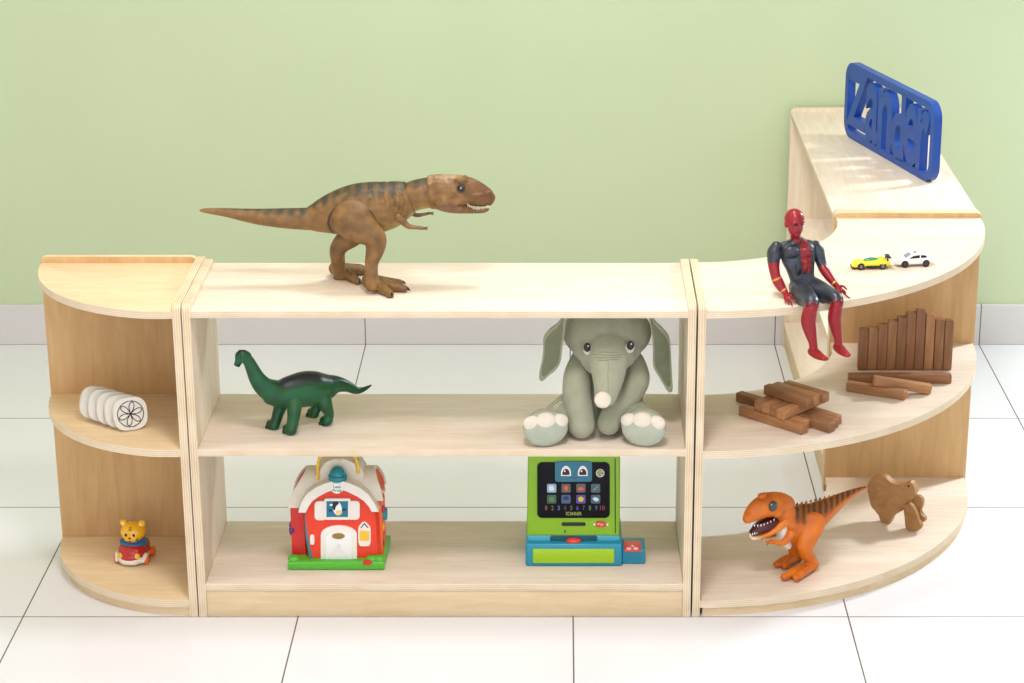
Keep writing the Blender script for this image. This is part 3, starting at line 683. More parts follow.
for u, v in ((587.2, 347.4), (630.4, 345.4)):
    s_ = -1 if u < 600 else 1
    y = .0745
    bm = BM(); ball(bm, onY(u + s_ * -.6, v + 2.2, y + .0035), (.0098, .004, .0125), 18); w_ = t.part('eye_patch', bm, M_pk, label='white patch under the eye')
    bm = BM(); ball(bm, onY(u, v, y + .001), (.0079, .0045, .0105), 20); e = t.part('eye', bm, P('dark_brown_eye', (34, 28, 28), .35))
    bm = BM(); ball(bm, onY(u + 1.0, v - 1.4, y - .0035), (.0016, .001, .002), 10); t.part('glint', bm, P('white_thread', (220, 220, 215), .5), parent=e)
lg0 = [o for o in COL.objects if o.parent == t.root and o.name.startswith('leg')][0]
hit2 = hitter(lg0.data, t.loc); bm = BM()
for k in range(5):
    a, b = hit2(552 + 1.9 * k, 408.5 - 1.6 * k, .0006), hit2(554.4 + 1.9 * k, 410.4 - 1.9 * k, .0006)
    if a and b: tube(bm, [a, b], .0010, 6)
if len(bm.verts): t.part('embroidered_mark', bm, M_pk, parent=lg0)


# ------------------------------------------------------------------ red toy barn, bottom shelf
t = Thing('toy_barn', 'red plastic toy barn with cream roof on a green base, bottom shelf', 'toy playset', (-.522, .14, zb))
M_red = P('barn_red_plastic', (232, 58, 26), .35); M_redd = P('side_red_plastic', (206, 40, 30), .35)
M_crm = P('barn_cream_plastic', (228, 218, 196), .45); M_crmw = P('barn_white_trim', (236, 228, 214), .4)
M_grn = P('base_green_plastic', (84, 178, 46), .35); M_teal = P('teal_plastic', (22, 128, 138), .3)
M_yel = P('yellow_plastic', (240, 190, 50), .35); M_pur = P('purple_plastic', (92, 40, 110), .35)
M_gold = P('gold_sign', (150, 120, 44), .4); M_blk = P('matt_black', (24, 22, 24), .5)
YB = .088     # front wall of the barn
bm = BM(); a = onY(288.2, 568, .076); b = onY(384.8, 568, .076)
prism(bm, [Vector((a.x, .069, zb + .0004)), Vector((b.x, .069, zb + .0004)), Vector((b.x + .003, .215, zb + .0004)), Vector((a.x + .004, .215, zb + .0004))], (0, 0, .0215), .006, 3)
for u in (294, 372, 379): ball(bm, onY(u, 558.5, .082), (.014, .012, .008))
g = t.part('base', bm, M_grn)
def prof(px, y): return [onY(u, v, y) for u, v in px]
# body: front wall widens to the middle of the barn
f_ = prof([(309.5, 560), (308.5, 545), (306, 528), (305.5, 510), (312, 500), (324, 492), (337.5, 487.5), (351, 492), (364, 499), (375, 510), (376, 528), (377, 545), (377.2, 560)], YB)
for p in f_: p.z = max(p.z, zb + .006)
cx_ = (f_[0].x + f_[-1].x) / 2
bm = BM(); rings = []
for y, sx in ((YB, 1.0), (YB + .012, 1.08), (YB + .05, 1.16), (YB + .085, 1.16), (YB + .115, 1.05)):
    rings.append([bm.verts.new((cx_ + (p.x - cx_) * sx, y, p.z)) for p in f_])
for r0, r1 in zip(rings, rings[1:]):
    for k in range(len(r0)): bm.faces.new([r0[k], r1[k], r1[(k + 1) % len(r0)], r0[(k + 1) % len(r0)]])
bm.faces.new(rings[0]); bm.faces.new(rings[-1][::-1])
body = t.part('barn_body', bm, M_red, angle=.5)
# roof: thick curved shell following the gable
def roof(outer, inner, y0, y1, sx1, m, nm='roof'):
    bm = BM(); A = []
    for y, sx in ((y0, 1.0), ((y0 + y1) / 2, (1 + sx1) / 2), (y1, sx1)):
        ring = []
        for (u, v) in outer + inner[::-1]:
            p = onY(u, v, y0); ring.append(bm.verts.new((cx_ + (p.x - cx_) * sx, y, p.z)))
        A.append(ring)
    n = len(A[0])
    for r0, r1 in zip(A, A[1:]):
        for k in range(n): bm.faces.new([r0[k], r1[k], r1[(k + 1) % n], r0[(k + 1) % n]])
    m_ = len(outer)
    for ring in (A[0], A[-1]):
        for k in range(m_ - 1): bm.faces.new([ring[k], ring[k + 1], ring[n - 2 - k], ring[n - 1 - k]])
    return t.part(nm, bm, m, angle=.6)
out_ = [(298.3, 512.6), (301, 503), (306.5, 494), (315, 488), (325, 483.4), (337, 480.2), (349, 483), (360, 488), (368.5, 494.5), (374.5, 503.5), (378.6, 512)]
in_ = [(305.8, 512.8), (308.5, 506), (312.5, 500.5), (319, 496.4), (327, 492.2), (337, 488.2), (347, 491.6), (357, 496.4), (364.5, 501), (369, 506.4), (371.4, 511.8)]
rf = roof(out_, in_, YB - .010, YB + .118, 1.10, M_crm)
# side dormer roofs: half-round shells running sideways, cut on a slant toward the top
def dormer(xi, ulow, vlow, utop, vtop, ym, sgn, mw):
    pl_, pt_ = onY(ulow, vlow, ym), onY(utop, vtop, ym); ro = .050; zlo, zhi = pl_.z, pt_.z; N = 14
    def prof_(r, dz):
        return [(ym - r * math.cos(PI * k / N), zlo + (zhi - zlo - dz) * math.sin(PI * k / N) ** .75) for k in range(N + 1)]
    bm = BM(); A = []
    for end in (0, 1):
        ring = []
        for y, z in prof_(ro, 0) + prof_(ro - .006, .006)[::-1]:
            s_ = max(0, min(1, (z - zlo) / (zhi - zlo))); x = xi if end == 0 else pl_.x + (pt_.x - pl_.x) * s_ ** 1.6
            ring.append(bm.verts.new((x, y, z)))
        A.append(ring)
    n = 2 * N + 2
    for k in range(n): bm.faces.new([A[0][k], A[1][k], A[1][(k + 1) % n], A[0][(k + 1) % n]])
    for ring in A:
        for k in range(N): bm.faces.new([ring[k], ring[k + 1], ring[n - 2 - k], ring[n - 1 - k]])
    d = t.part('side_roof', bm, M_crm, angle=.7)
    bm = BM(); xx = pl_.x - sgn * .004; xt = pt_.x - sgn * .006
    pts = [Vector((xx + (xt - xx) * max(0, min(1, (z - zlo) / (zhi - zlo))) ** 1.6, y, z)) for y, z in prof_(ro - .0065, .0065)]
    lo = [Vector((xx, ym + ro - .0065, zb + .012)), Vector((xx, ym - ro + .0065, zb + .012))]
    prism(bm, pts + lo, (-sgn * .03, 0, 0), 0); t.part('side_wall', bm, mw)
ymid = YB + .060
dormer(onY(325, 490, ymid).x, 290.6, 499, 308, 466.4, ymid, -1, M_redd)
dormer(onY(350, 490, ymid).x, 385.0, 492, 374.5, 466.8, ymid, 1, P('orange_red_plastic', (236, 92, 40), .4))
# cream ridge piece in the middle with the teal cupola
bm = BM(); prism(bm, smooth_ := [onY(u, v, YB + .02) for u, v in smoothpoly([(314, 487), (318, 470), (328, 461.5), (339, 458.8), (350, 461.5), (361, 469), (364, 486), (339, 484)], 3)], (0, .070, 0), .008, 3); t.part('ridge', bm, M_crm)
bm = BM(); p = onY(337.6, 477.0, YB + .004); cyl(bm, (p.x, p.y, p.z), .0205, .014, bev=.004); bm2 = bm
ball(bm, (p.x, p.y, p.z + .006), (.0172, .0172, .019), 24); t.part('cupola', bm, M_teal)
bm = BM(); tube(bm, [onY(317.9, 478.5, .105), onY(317.6, 468, .108), onY(320, 457.5, .112), onY(328, 449, .116), onY(338, 446.8, .116), onY(348, 449.5, .116), onY(355, 457.5, .112), onY(357.6, 465, .108), onY(358.2, 473, .105)], .0034, 12)
for v_ in bm.verts: v_.co.z = min(v_.co.z, .3745)
t.part('handle', bm, M_yel)
bm = BM()
for i in range(3):
    for j in range(3):
        u = 305.5 + 5.0 * i + 1.2 * j; v = 494 - 4.8 * i + 3.0 * j - 5; p = onY(u, v, YB + .022); ball(bm, p, (.0014, .0014, .0014), 8)
t.part('speaker_holes', bm, M_blk, parent=rf)
def dec(name, px, y, th_, m, parent=None, bev=0.0, label=None):
    bm = BM(); plate(bm, px, y, th_, bev); return t.part(name, bm, m, parent=parent, label=label)
def wr(name, s, u0, v0, u1, v1, y, m, parent=None, bold=0.0):
    return t.part(name, word(s, u0, v0, u1, v1, y, .0006, bold), m, parent=parent, smooth=False)
M_blue = P('window_blue', (14, 110, 140), .35); M_wht = P('white_plastic', (240, 238, 232), .4); M_lg = P('leaf_green_print', (44, 128, 70), .45)
bd = dec('round_badge', ell(337, 488.9, 6.2, 4.9), YB - .014, .005, M_wht, bev=.001)
wr('lettering', 'Leap', 333.4, 485.6, 340.6, 488.9, YB - .0146, M_lg, bd, .01); wr('lettering', 'Frog', 332.6, 489.2, 341.6, 492.4, YB - .0146, M_lg, bd, .01)
dec('roof_edge_trim', out_ + in_[::-1], YB - .0125, .003, M_crmw, parent=rf, bev=.0008)
sh = dec('shutter', rrect(314.6, 501.5, 326.5, 520.3, 3), YB - .004, .005, M_crmw, bev=.0014); dec('shutter', rrect(347, 501.2, 359.6, 519.8, 3), YB - .004, .005, M_crmw, bev=.0014)
wf = dec('window_frame', rrect(324, 498.8, 350.6, 519.8, 2), YB - .006, .007, M_crmw, bev=.0014)
wp = dec('picture', [(326.4, 501.3), (348, 501.3), (348, 517), (326.4, 517)], YB - .0066, .001, M_blue, parent=wf)
dec('cow_face', smoothpoly([(335.5, 502), (339, 502.4), (341, 505.5), (342, 510), (340.6, 514.6), (336.5, 515), (333.5, 511), (333, 506)]), YB - .0072, .0006, M_wht, parent=wf)
dec('cow_spot', smoothpoly([(334, 501.8), (337.5, 501.6), (338.6, 503.6), (336, 506.5), (334.6, 510.5), (332.6, 508), (332.6, 504.4)]), YB - .0078, .0006, M_blk, parent=wf)
dec('cow_muzzle', ell(338.8, 512.6, 3.2, 2.4, 16), YB - .0080, .0006, P('cow_muzzle_yellow', (232, 204, 120), .5), parent=wf)
dec('cow_spot', ell(330.5, 510.6, 1.8, 1.1, 12), YB - .0074, .0006, M_blk, parent=wf); dec('cow_spot', ell(344, 509.8, 2.4, 1.0, 12), YB - .0074, .0006, M_blk, parent=wf)
dec('cow_ear', ell(331.2, 505.0, 1.6, 1.0, 12), YB - .0074, .0006, M_wht, parent=wf)
dr = dec('door', [(320.6, 560.5), (320.6, 535)] + [(338.8 - 18.2 * math.cos(math.radians(a_)), 535 - 9.2 * math.sin(math.radians(a_))) for a_ in range(12, 180, 12)] + [(357, 535), (357, 560.5)], YB - .005, .006, M_crmw, bev=.0012)
dec('door_panel', [(325.6, 559.5), (325.6, 539)] + [(338.8 - 13.2 * math.cos(math.radians(a_)), 538.6 - 7 * math.sin(math.radians(a_))) for a_ in range(12, 180, 12)] + [(352, 539), (352, 559.5)], YB - .0066, .002, M_wht, parent=dr, bev=.0006)
dec('brace', [(328, 558), (330, 558), (341, 545.4), (339.4, 544.6)], YB - .0082, .0018, M_crmw, parent=dr); dec('brace', [(349, 558), (347, 558), (336.6, 545.4), (338, 544.6)], YB - .0082, .0018, M_crmw, parent=dr)
sg = dec('door_sign', ell(338.4, 536.2, 6.4, 2.9), YB - .0078, .0016, M_gold, parent=dr, bev=.0004)
ln = dec('lantern', smoothpoly([(359, 545), (358.2, 530), (359.6, 525.5), (364.2, 521.8), (368.8, 525.5), (370.6, 530), (370, 545), (364.4, 546)]), YB - .0025, .004, M_crmw, bev=.001)
dec('lantern_glass', rrect(359.6, 531, 369.2, 540.8, 1.6), YB - .0036, .002, M_yel, parent=ln)
dec('lantern_handle', [(360.4, 528), (361.4, 528), (364.4, 524.4), (367.4, 528), (368.4, 528), (364.4, 523)], YB - .0036, .001, M_blk, parent=ln)
dec('switch', rrect(310, 535, 314.2, 544.8, 1.4), YB - .003, .004, M_crmw, bev=.0008)
dec('red_tag', ell(367.3, 562.8, 4.6, 2.4), .0665, .003, P('red_tag_plastic', (206, 44, 30), .4), parent=g)
bm = BM(); p = onY(292.6, 528, ymid - .03)
for k in range(6): a_ = k * PI / 3; ball(bm, (p.x, p.y + .010 * math.cos(a_), p.z + .010 * math.sin(a_)), (.007, .0075, .0075), 14)
t.part('side_knob', bm, M_pur, label='purple flower-shaped knob')
bm = BM(); cyl(bm, onY(385.2, 513.5, ymid - .03), .0145, .009, 'X', bev=.002); t.part('side_knob', bm, M_teal, label='teal round knob')
bm = BM(); tube(bm, [onY(306, 513, YB + .004), onY(306.5, 530, YB + .003), onY(308.5, 545, YB + .002), onY(311, 557, YB)], .0035, 10); t.part('downpipe', bm, M_teal)
for (u, v, c_) in ((381, 497, (220, 70, 60)), (381.5, 527, (236, 170, 50)), (381, 543, (40, 70, 80)), (382, 509, (210, 60, 80))):
    bm = BM(); ball(bm, onY(u + 1.6, v, ymid - .034), (.004, .007, .010), 14); t.part('side_picture', bm, P('print_%d' % int(v), c_, .45))

# ------------------------------------------------------------------ toy till
t = Thing('toy_cash_register', 'green and teal toy cash register with dark screen face, bottom shelf', 'toy cash register', (.0, .15, zb))
M_lime = P('lime_plastic', (134, 180, 20), .3); M_scr = P('black_screen', (7, 8, 12), .4, spec=.15); M_tl = P('till_teal_plastic', (28, 138, 164), .32); M_tll = P('till_light_teal', (70, 160, 178), .32)
M_drw = P('drawer_lime', (156, 196, 20), .32); M_rb = P('button_red', (216, 58, 40), .3)
YR = .094
def boxpx(name, u0, v0, u1, v1, y, depth, m, bev=.003, parent=None, label=None, zmin=None):
    a = onY(u0, v1, y); b = onY(u1, v0, y); z0 = a.z if zmin is None else zmin
    bm = BM(); box(bm, ((a.x + b.x) / 2, y + depth / 2, (z0 + b.z) / 2), (b.x - a.x, depth, b.z - z0), bev, seg=3); return t.part(name, bm, m, parent=parent, label=label)
bs_ = boxpx('base', 525.6, 544, 622.4, 566.5, YR - .004, .150, M_tl, .005, zmin=zb + .0004)
boxpx('base_top', 527.5, 535.5, 620, 545, YR + .012, .12, M_tll, .003)
boxpx('drawer', 532.8, 549.3, 614.4, 563.4, YR - .0075, .01, M_drw, .002)
# tower (upright screen body)
a = onY(526.6, 536, YR + .012); b = onY(620.6, 456, YR + .012)
bm = BM(); prism(bm, [Vector((a.x, YR + .012, a.z)), Vector((b.x, YR + .012, a.z)), Vector((b.x - .001, YR + .012, .352)), Vector((a.x + .004, YR + .012, .352))], (0, .085, 0), .005, 3); tw = t.part('screen_housing', bm, M_lime)
YS = YR + .0105
dec2 = lambda name, px, d, th_, m, parent=None, bev=0.0, label=None: dec(name, px, YS - d, th_, m, parent, bev, label)
dec2('housing_seam', [(614.6, 459), (615.6, 459), (615.9, 533), (614.9, 533)], .0, .002, P('seam_dark_green', (40, 62, 8), .5), tw)
scr = dec2('screen', rrect(537.2, 462.6, 609.8, 518, 4.5), .0012, .003, M_scr, bev=.0008)
fc_ = dec2('face_display', rrect(555, 461.5, 592, 481.8, 2.5), .0017, .0008, P('display_blue', (44, 112, 134), .35), scr)
for u in (566, 582.8):
    e = dec2('display_eye', [(u - 5, 476)] + [(u - 5 * math.cos(math.radians(a_)), 473.5 - 7.6 * math.sin(math.radians(a_))) for a_ in range(10, 180, 10)] + [(u + 5, 476)], .0022, .0006, M_wht, scr)
    dec2('display_pupil', [(u - 3.6, 475)] + [(u - 3.6 * math.cos(math.radians(a_)), 473.5 - 4.6 * math.sin(math.radians(a_))) for a_ in range(10, 180, 10)] + [(u + 3.6, 475)], .0027, .0005, P('pupil_maroon', (44, 10, 16), .3), scr)
    dec2('display_glint', ell(u - 1.3, 471.2, .9, .9, 10), .0031, .0004, M_wht, scr)
dec2('display_mouth', [(570.5, 477.3), (574.5, 478.8), (578.5, 477.3), (578.2, 476.9), (574.5, 478.2), (570.8, 476.9)], .0022, .0005, P('mouth_blue', (20, 60, 90), .4), scr)
lg_ = dec2('logo_badge', ell(600.2, 473.2, 4.3, 4.1), .002, .001, P('logo_cream', (206, 204, 170), .4), scr)
dec2('logo_ring', ell(600.2, 473.2, 3.3, 3.1), .0024, .0006, P('logo_olive', (112, 112, 60), .4), scr)
wr('lettering', 'Leap', 597.8, 470.8, 602.6, 473, YS - .0028, P('logo_white', (225, 225, 205), .4), scr, .01); wr('lettering', 'Frog', 597.6, 473.4, 602.8, 475.6, YS - .0028, P('logo_white2', (225, 225, 205), .4), scr, .01)
ICON = [((150, 178, 196), (214, 226, 232)), ((96, 84, 92), (206, 98, 40)), ((92, 90, 100), (220, 92, 34)), ((74, 96, 98), (126, 156, 120)),
        ((62, 96, 64), (86, 132, 84)), ((66, 92, 132), (24, 40, 92)), ((86, 72, 150), (222, 196, 30)), ((68, 92, 116), (206, 226, 206))]
for i in range(8):
    u = (551.7, 566, 580.9, 595.6)[i % 4]; v = (488.3, 499.2)[i // 4]
    k = dec2('icon_key', rrect(u - 4.6, v - 4.3, u + 4.6, v + 4.3, 1.3), .0018, .0010, P('key_%d' % i, ICON[i][0], .35), scr)
    shp = [smoothpoly([(u - 2.4, v - 2), (u + 1, v - 2.6), (u + 2.6, v + 1), (u + .4, v + 3), (u - 2.6, v + 1.6)], 3), ell(u, v - .2, 2.3, 2.6, 14), smoothpoly([(u - 3.2, v + .4), (u, v - 1.4), (u + 3.2, v + .2), (u + 1.8, v + 2), (u - 1.8, v + 2)], 3),
           [(u - 2.6, v + 1.8), (u + 1.8, v - 2.4), (u + 2.6, v - 1.6), (u - 1.6, v + 2.6)], rrect(u - 2.4, v - 2.2, u + 2.4, v + 2.4, .8), ell(u, v - 1, 2.9, 2.0, 14), ell(u, v, 2.6, 2.6, 16), smoothpoly([(u - 3, v - .4), (u, v - 2), (u + 3.2, v + .4), (u + .5, v + 2.4)], 3)][i]
    dec2('icon', shp, .0023, .0005, P('icon_%d' % i, ICON[i][1], .35), scr)
DG = [(110, 60, 70), (110, 120, 60), (90, 110, 190), (90, 50, 70), (100, 110, 70), (90, 80, 150), (70, 80, 140), (110, 120, 70), (60, 100, 170), (140, 50, 60)]
for k in range(10):
    u = 546.2 + 6.25 * k; wr('digit', str(k + 1), u - (1.2 if k < 9 else 2.4), 505.7, u + (1.2 if k < 9 else 2.4), 510.2, YS - .0016, P('digit_%d' % k, DG[k], .4), scr, .01)
wr('lettering', 'SCANNER', 565.8, 511.9, 581.6, 515.4, YS - .0016, P('lettering_lime', (160, 176, 80), .4), scr, .01)
dec2('card_slot', rrect(561.6, 522.8, 585.6, 526, 1.2), .0006, .002, M_blk, tw)
rb = dec2('red_badge', rrect(595.6, 521.9, 606.2, 527.2, 2.5), .0016, .003, P('badge_red', (212, 54, 34), .35), tw, bev=.0006)
for u in (594.4, 607.4): dec2('badge_wing', ell(u, 524.6, 1.1, 1.0, 12), .001, .002, M_wht, tw)
wr('lettering', 'Pay', 597.6, 523.2, 604, 526.2, YS - .0022, P('badge_pink', (240, 190, 180), .4), tw, .005)
dec2('pinhole', ell(565, 531.6, .8, 1.2, 10), .0004, .001, M_blk, tw)
dec('recess', rrect(550, 536, 597.5, 542, 2), YR + .0112, .003, P('recess_dark_teal', (16, 76, 92), .5), None, 0)
bm = BM(); p = onY(573.6, 540.6, YR + .008); ball(bm, p, (.0175, .010, .0065), 24); t.part('button', bm, M_rb, label='red oval button')
# scanner pad on the right
a = onY(621.5, 566, YR + .008); b = onY(645.4, 548.5, YR + .008)
bm = BM(); box(bm, ((a.x + b.x) / 2, YR + .008 + .030, (zb + .0004 + b.z) / 2), (b.x - a.x, .060, b.z - zb - .0004), .004, seg=3); pad = t.part('scanner_pad', bm, M_tl, label='teal side pad with a red button')
a = onZ(624.4, 552, b.z); c_ = onZ(640.6, 541.5, b.z)
bm = BM(); box(bm, ((a.x + c_.x) / 2, (a.y + c_.y) / 2, b.z + .0015), (c_.x - a.x, min(c_.y - a.y, .05), .006), .002, seg=2); t.part('button', bm, M_rb, parent=pad)
for du, dv, r1, r2 in ((-3.6, 1.2, .0055, .007), (3.2, 1.0, .0055, .007), (0, -1.5, .003, .004)):
    p = onZ(632.5 + du, 547.4 + dv, b.z + .0047); bm = BM(); cyl(bm, p, 1, .0006, seg=20)
    for v_ in bm.verts: v_.co.x = p.x + (v_.co.x - p.x) * r1; v_.co.y = p.y + (v_.co.y - p.y) * r2
    t.part('button_print', bm, P('pink_white_print', (246, 206, 214), .4), parent=pad)
# ------------------------------------------------------------------ cub in a little car, left unit
za = .0395
ca = math.radians(-7)
t = Thing('toy_car', 'small red and white push car with a yellow cub driver on the bottom left shelf', 'toy car', onZ(131.5, 563, za) + Vector((.004, .020, 0)), ca)
M_cy = P('cub_yellow', (252, 186, 18), .28, coat=.3); M_cr = P('car_red', (186, 24, 22), .22, coat=.5); M_cb = P('collar_blue', (30, 100, 150), .3); M_co = P('wheel_orange', (240, 106, 20), .35); M_cw = P('bumper_white', (234, 226, 208), .35)
# local frame: front = -Y
bm = BM(); loft(bm, [((0, -.034, .021), .012, .022), ((0, -.024, .026), .019, .030), ((0, 0, .028), .022, .032), ((0, .022, .028), .021, .031), ((0, .034, .024), .013, .025)], side=(1, 0, 0), sq=.8)
t.part('car_body', bm, M_cr, world=False)
bm = BM(); loft(bm, [((0, -.038, .0115), .0085, .022), ((0, -.030, .0125), .0100, .0300), ((0, 0, .0125), .0100, .0320), ((0, .028, .0125), .0100, .0305), ((0, .036, .012), .008, .024)], side=(1, 0, 0), sq=.7)
for v_ in bm.verts: v_.co.z = max(v_.co.z, .003)
t.part('chassis', bm, M_cw, world=False)
for sx in (-1, 1):
    for y in (-.020, .024):
        bm = BM(); cyl(bm, (sx * .0345, y, .0112), .0110, .010, 'X', bev=.0025); t.part('wheel', bm, M_co, world=False)
    bm = BM(); ball(bm, (sx * .0195, -.0405, .0265), (.0062, .0035, .0068), 18, Matrix.Rotation(sx * .35, 3, 'Z')); t.part('headlight', bm, M_yel, world=False)
    bm = BM(); loft(bm, [((sx * .0305, -.034, .012), .005, .004), ((sx * .0325, -.020, .0235), .003, .0050), ((sx * .0315, -.006, .014), .004, .004)], side=(1, 0, 0)); t.part('wheel_arch', bm, M_cw, world=False)
bm = BM(); R0 = bm
for k in range(28):
    pass
loft(bm, [((0, 0, .040), .027, .031), ((0, 0, .0475), .0275, .0315), ((0, 0, .051), .022, .025)], side=(1, 0, 0), seg=30, cap0=0, cap1=.4)
t.part('collar', bm, M_cb, world=False, label='blue ring collar round the cub')
bm = BM(); ball(bm, (0, 0, .0690), (.0285, .0245, .0230), 30)
ball(bm, (0, -.012, .060), (.0200, .0150, .0120), 24)
for sx in (-1, 1): ball(bm, (sx * .0215, .002, .0885), (.0085, .006, .0088), 18)
me = remesh(bm, .0013, 3); me.materials.append(M_cy); hd = link('head', me, t.root)
M_f = P('cub_face_dark', (40, 22, 14), .3); M_cheek = P('cub_muzzle_pale', (250, 216, 110), .35)
for sx in (-1, 1):
    bm = BM(); ball(bm, (sx * .0098, -.0215, .0705), (.0052, .0026, .0062), 14); w_ = t.part('eye_white', bm, M_cheek, parent=hd, world=False)
    bm = BM(); ball(bm, (sx * .0092, -.0238, .0700), (.0030, .0016, .0040), 14); t.part('eye', bm, M_f, parent=hd, world=False)
    bm = BM(); ball(bm, (sx * .0205, -.0042, .0886), (.0050, .0020, .0052), 14); t.part('inner_ear', bm, M_cheek, parent=hd, world=False)
    for k in (0, 1):
        bm = BM(); tube(bm, [(sx * .0135, -.0245, .0602 - .003 * k), (sx * .018, -.0212, .0606 - .004 * k)], .0007, 6); t.part('whisker', bm, M_f, parent=hd, world=False)
bm = BM(); ball(bm, (0, -.0272, .0636), (.0028, .0018, .0020), 14); t.part('nose', bm, M_f, parent=hd, world=False)
bm = BM(); ball(bm, (0, -.0266, .0560), (.0035, .0020, .0026), 14); t.part('mouth', bm, P('mouth_red', (206, 40, 24), .35), parent=hd, world=False)
for k in range(3):
    bm = BM(); w_ = .0036 - .0006 * k; z = .0800 + .0026 * k; yy = (-.0212, -.0198, -.0178)[k]
    tube(bm, [(-w_, yy + .0004, z + .0006), (0, yy, z), (w_, yy + .0004, z + .0006)], .0007, 6); t.part('forehead_stripe', bm, M_f, parent=hd, world=False)

# ------------------------------------------------------------------ row of white discs leaning on each other
M_stone = mat('off_white_clay', (226, 220, 208), .7, spec=.25, var=.03, vs=30, bump=.1, bs=150)
M_ink = P('black_ink_line', (28, 24, 22), .6)
zs = .392
nrm = None; tilt = Matrix.Rotation(.42, 3, 'Z') @ Matrix.Rotation(-.16, 3, 'X')
names = ['front white clay disc of the row, with a black line drawing on its face', 'second white clay disc, directly behind the one with the drawing', 'third and middle white clay disc of the row of five', 'fourth white clay disc, next to the last one at the far end', 'last white clay disc of the row, farthest from the drawn face']
def disc_bm(r, th_):
    bm = BM(); ra = []
    pts = []
    for k in range(72):
        a_ = 2 * PI * k / 72; c_, s_ = math.cos(a_), math.sin(a_); q = 1 / ((abs(c_) ** 2.9 + abs(s_) ** 2.9) ** (1 / 2.9)); pts.append(Vector((c_ * q * r, -th_ / 2, s_ * q * r * .98)))
    prism(bm, pts, (0, th_, 0), .0042, 4); return bm
base = onY(130.2, 408.6, .115)
R0_, TH_ = .0368, .0122
for k in range(5):
    p = base + Vector((-.0208, .0152, 0)) * k - (tilt @ Vector((0, -1, 0))) * (TH_ / 2)
    bm = disc_bm(R0_, TH_); bmesh.ops.rotate(bm, cent=(0, 0, 0), matrix=tilt @ Matrix.Rotation(.06 * k, 3, 'Y'), verts=bm.verts)
    lo = min(v_.co.z for v_ in bm.verts); o = link('clay_disc', tomesh(bm, 'clay_disc', M_stone, True, .9), None, (p.x, p.y, zs - lo + .0004))
    tag(o, names[k], 'disc', 'white clay discs on the left unit')
    if k == 0:
        # plain line flower in place of the printed drawing
        bm = BM()
        for j in range(6):
            a_ = j * PI / 3 + .3; pts = []
            for i in range(13):
                b_ = (i / 12 - .5) * 1.0; rr_ = .026 * math.cos(b_ * PI) ** .6 if abs(b_) < .5 else 0
                pts.append(Vector((rr_ * math.cos(a_ + b_ * .95), -TH_ / 2 - .0002, rr_ * math.sin(a_ + b_ * .95))))
            tube(bm, pts, .0010, 6, sub=2)
        ring = [Vector((.0285 * math.cos(2 * PI * i / 30), -TH_ / 2 - .0002, .0285 * math.sin(2 * PI * i / 30))) for i in range(31)]
        tube(bm, ring, .0010, 6, sub=1)
        bmesh.ops.rotate(bm, cent=(0, 0, 0), matrix=tilt, verts=bm.verts)
        link('drawing', tomesh(bm, 'drawing', M_ink), o)

# ------------------------------------------------------------------ wooden blocks on the curved shelf
zk = .3886
W_bl = [wood('block_wood_%d' % i, c1, c2, 0, fine=120, rough=.5) for i, (c1, c2) in enumerate((((136, 90, 56), (166, 116, 78)), ((146, 100, 62), (178, 128, 86)), ((130, 88, 56), (160, 112, 76)), ((162, 112, 70), (192, 140, 94))))]
def block(L_, W_, H_, loc, rot, label, group, i=0):
    bm = BM(); box(bm, (0, 0, 0), (L_, W_, H_), .0028, seg=3)
    o = link('wooden_block', tomesh(bm, 'wooden_block', W_bl[i % 4], True, .6), None, loc); o.rotation_euler = rot
    return tag(o, label, 'block', group)
tops = [187, 178, 155, 130, 108, 80, 62, 92, 125, 130]; xs_ = [57, 118, 180, 243, 304, 365, 426, 488, 549, 610, 670]
ordn = ['first (shortest, at the left end)', 'second', 'third', 'fourth', 'fifth', 'sixth', 'seventh (tallest)', 'eighth', 'ninth', 'tenth (at the right end)']
for k in range(10):
    y = .503; u0 = 850.6 + xs_[k] * 1.012 / 6.51; u1 = 850.6 + xs_[k + 1] * 1.012 / 6.51; v = 300 + (tops[k] + 6) / 6.51
    a = onY(u0, v, y); b = onY(u1, v, y); h = a.z - zk; w_ = b.x - a.x
    block(h - .0004, .0205, w_ - .0006, ((a.x + b.x) / 2, y + .0103, zk + h / 2 + .0004), (0, -PI / 2, 0), 'upright brown wooden block, %s in the standing row' % ordn[k], 'upright blocks in the standing row', (2, 1, 0, 1, 2, 0, 2, 3, 0, 2)[k])
hb = .0198
def blk2(pL, pR, z, label, group, i, W_=.0215, zR=None, H_=.0212):
    """block whose lower front edge runs from pL to pR (x, y)"""
    a = Vector((pL[0], pL[1], z)); b = Vector((pR[0], pR[1], z if zR is None else zR)); d = b - a
    ang = math.atan2(d.y, d.x); pitch = math.asin(d.z / d.length); n = Vector((-math.sin(ang), math.cos(ang), 0))
    c_ = (a + b) / 2 + n * W_ / 2 + Vector((0, 0, H_ / 2 + .0003))
    return block(d.length, abs(W_), H_, c_, (0, -pitch, ang), label, group, i)
G2 = 'blocks lying before the standing row'
a = onZ(848.5, 384, zk); b = onZ(951.5, 383.8, zk); blk2((a.x, a.y), (b.x, a.y), zk, 'long brown wooden block lying straight along the foot of the standing row', G2, 0)
a = onZ(845.6, 391.5, zk); b = onZ(904.5, 401, zk); blk2((a.x, a.y), (b.x, b.y), zk, 'brown wooden block lying lowest and nearest the shelf edge, under the tilted block', G2, 1)
a = onZ(874, 386.5, zk + .0222); b = onZ(931.5, 394.5, zk + .002); blk2((a.x, a.y), (b.x, b.y), zk + .0222, 'tilted brown wooden block leaning with one end on the lower block', G2, 3, zR=zk + .0004)
G3 = 'blocks in the three-layer heap'
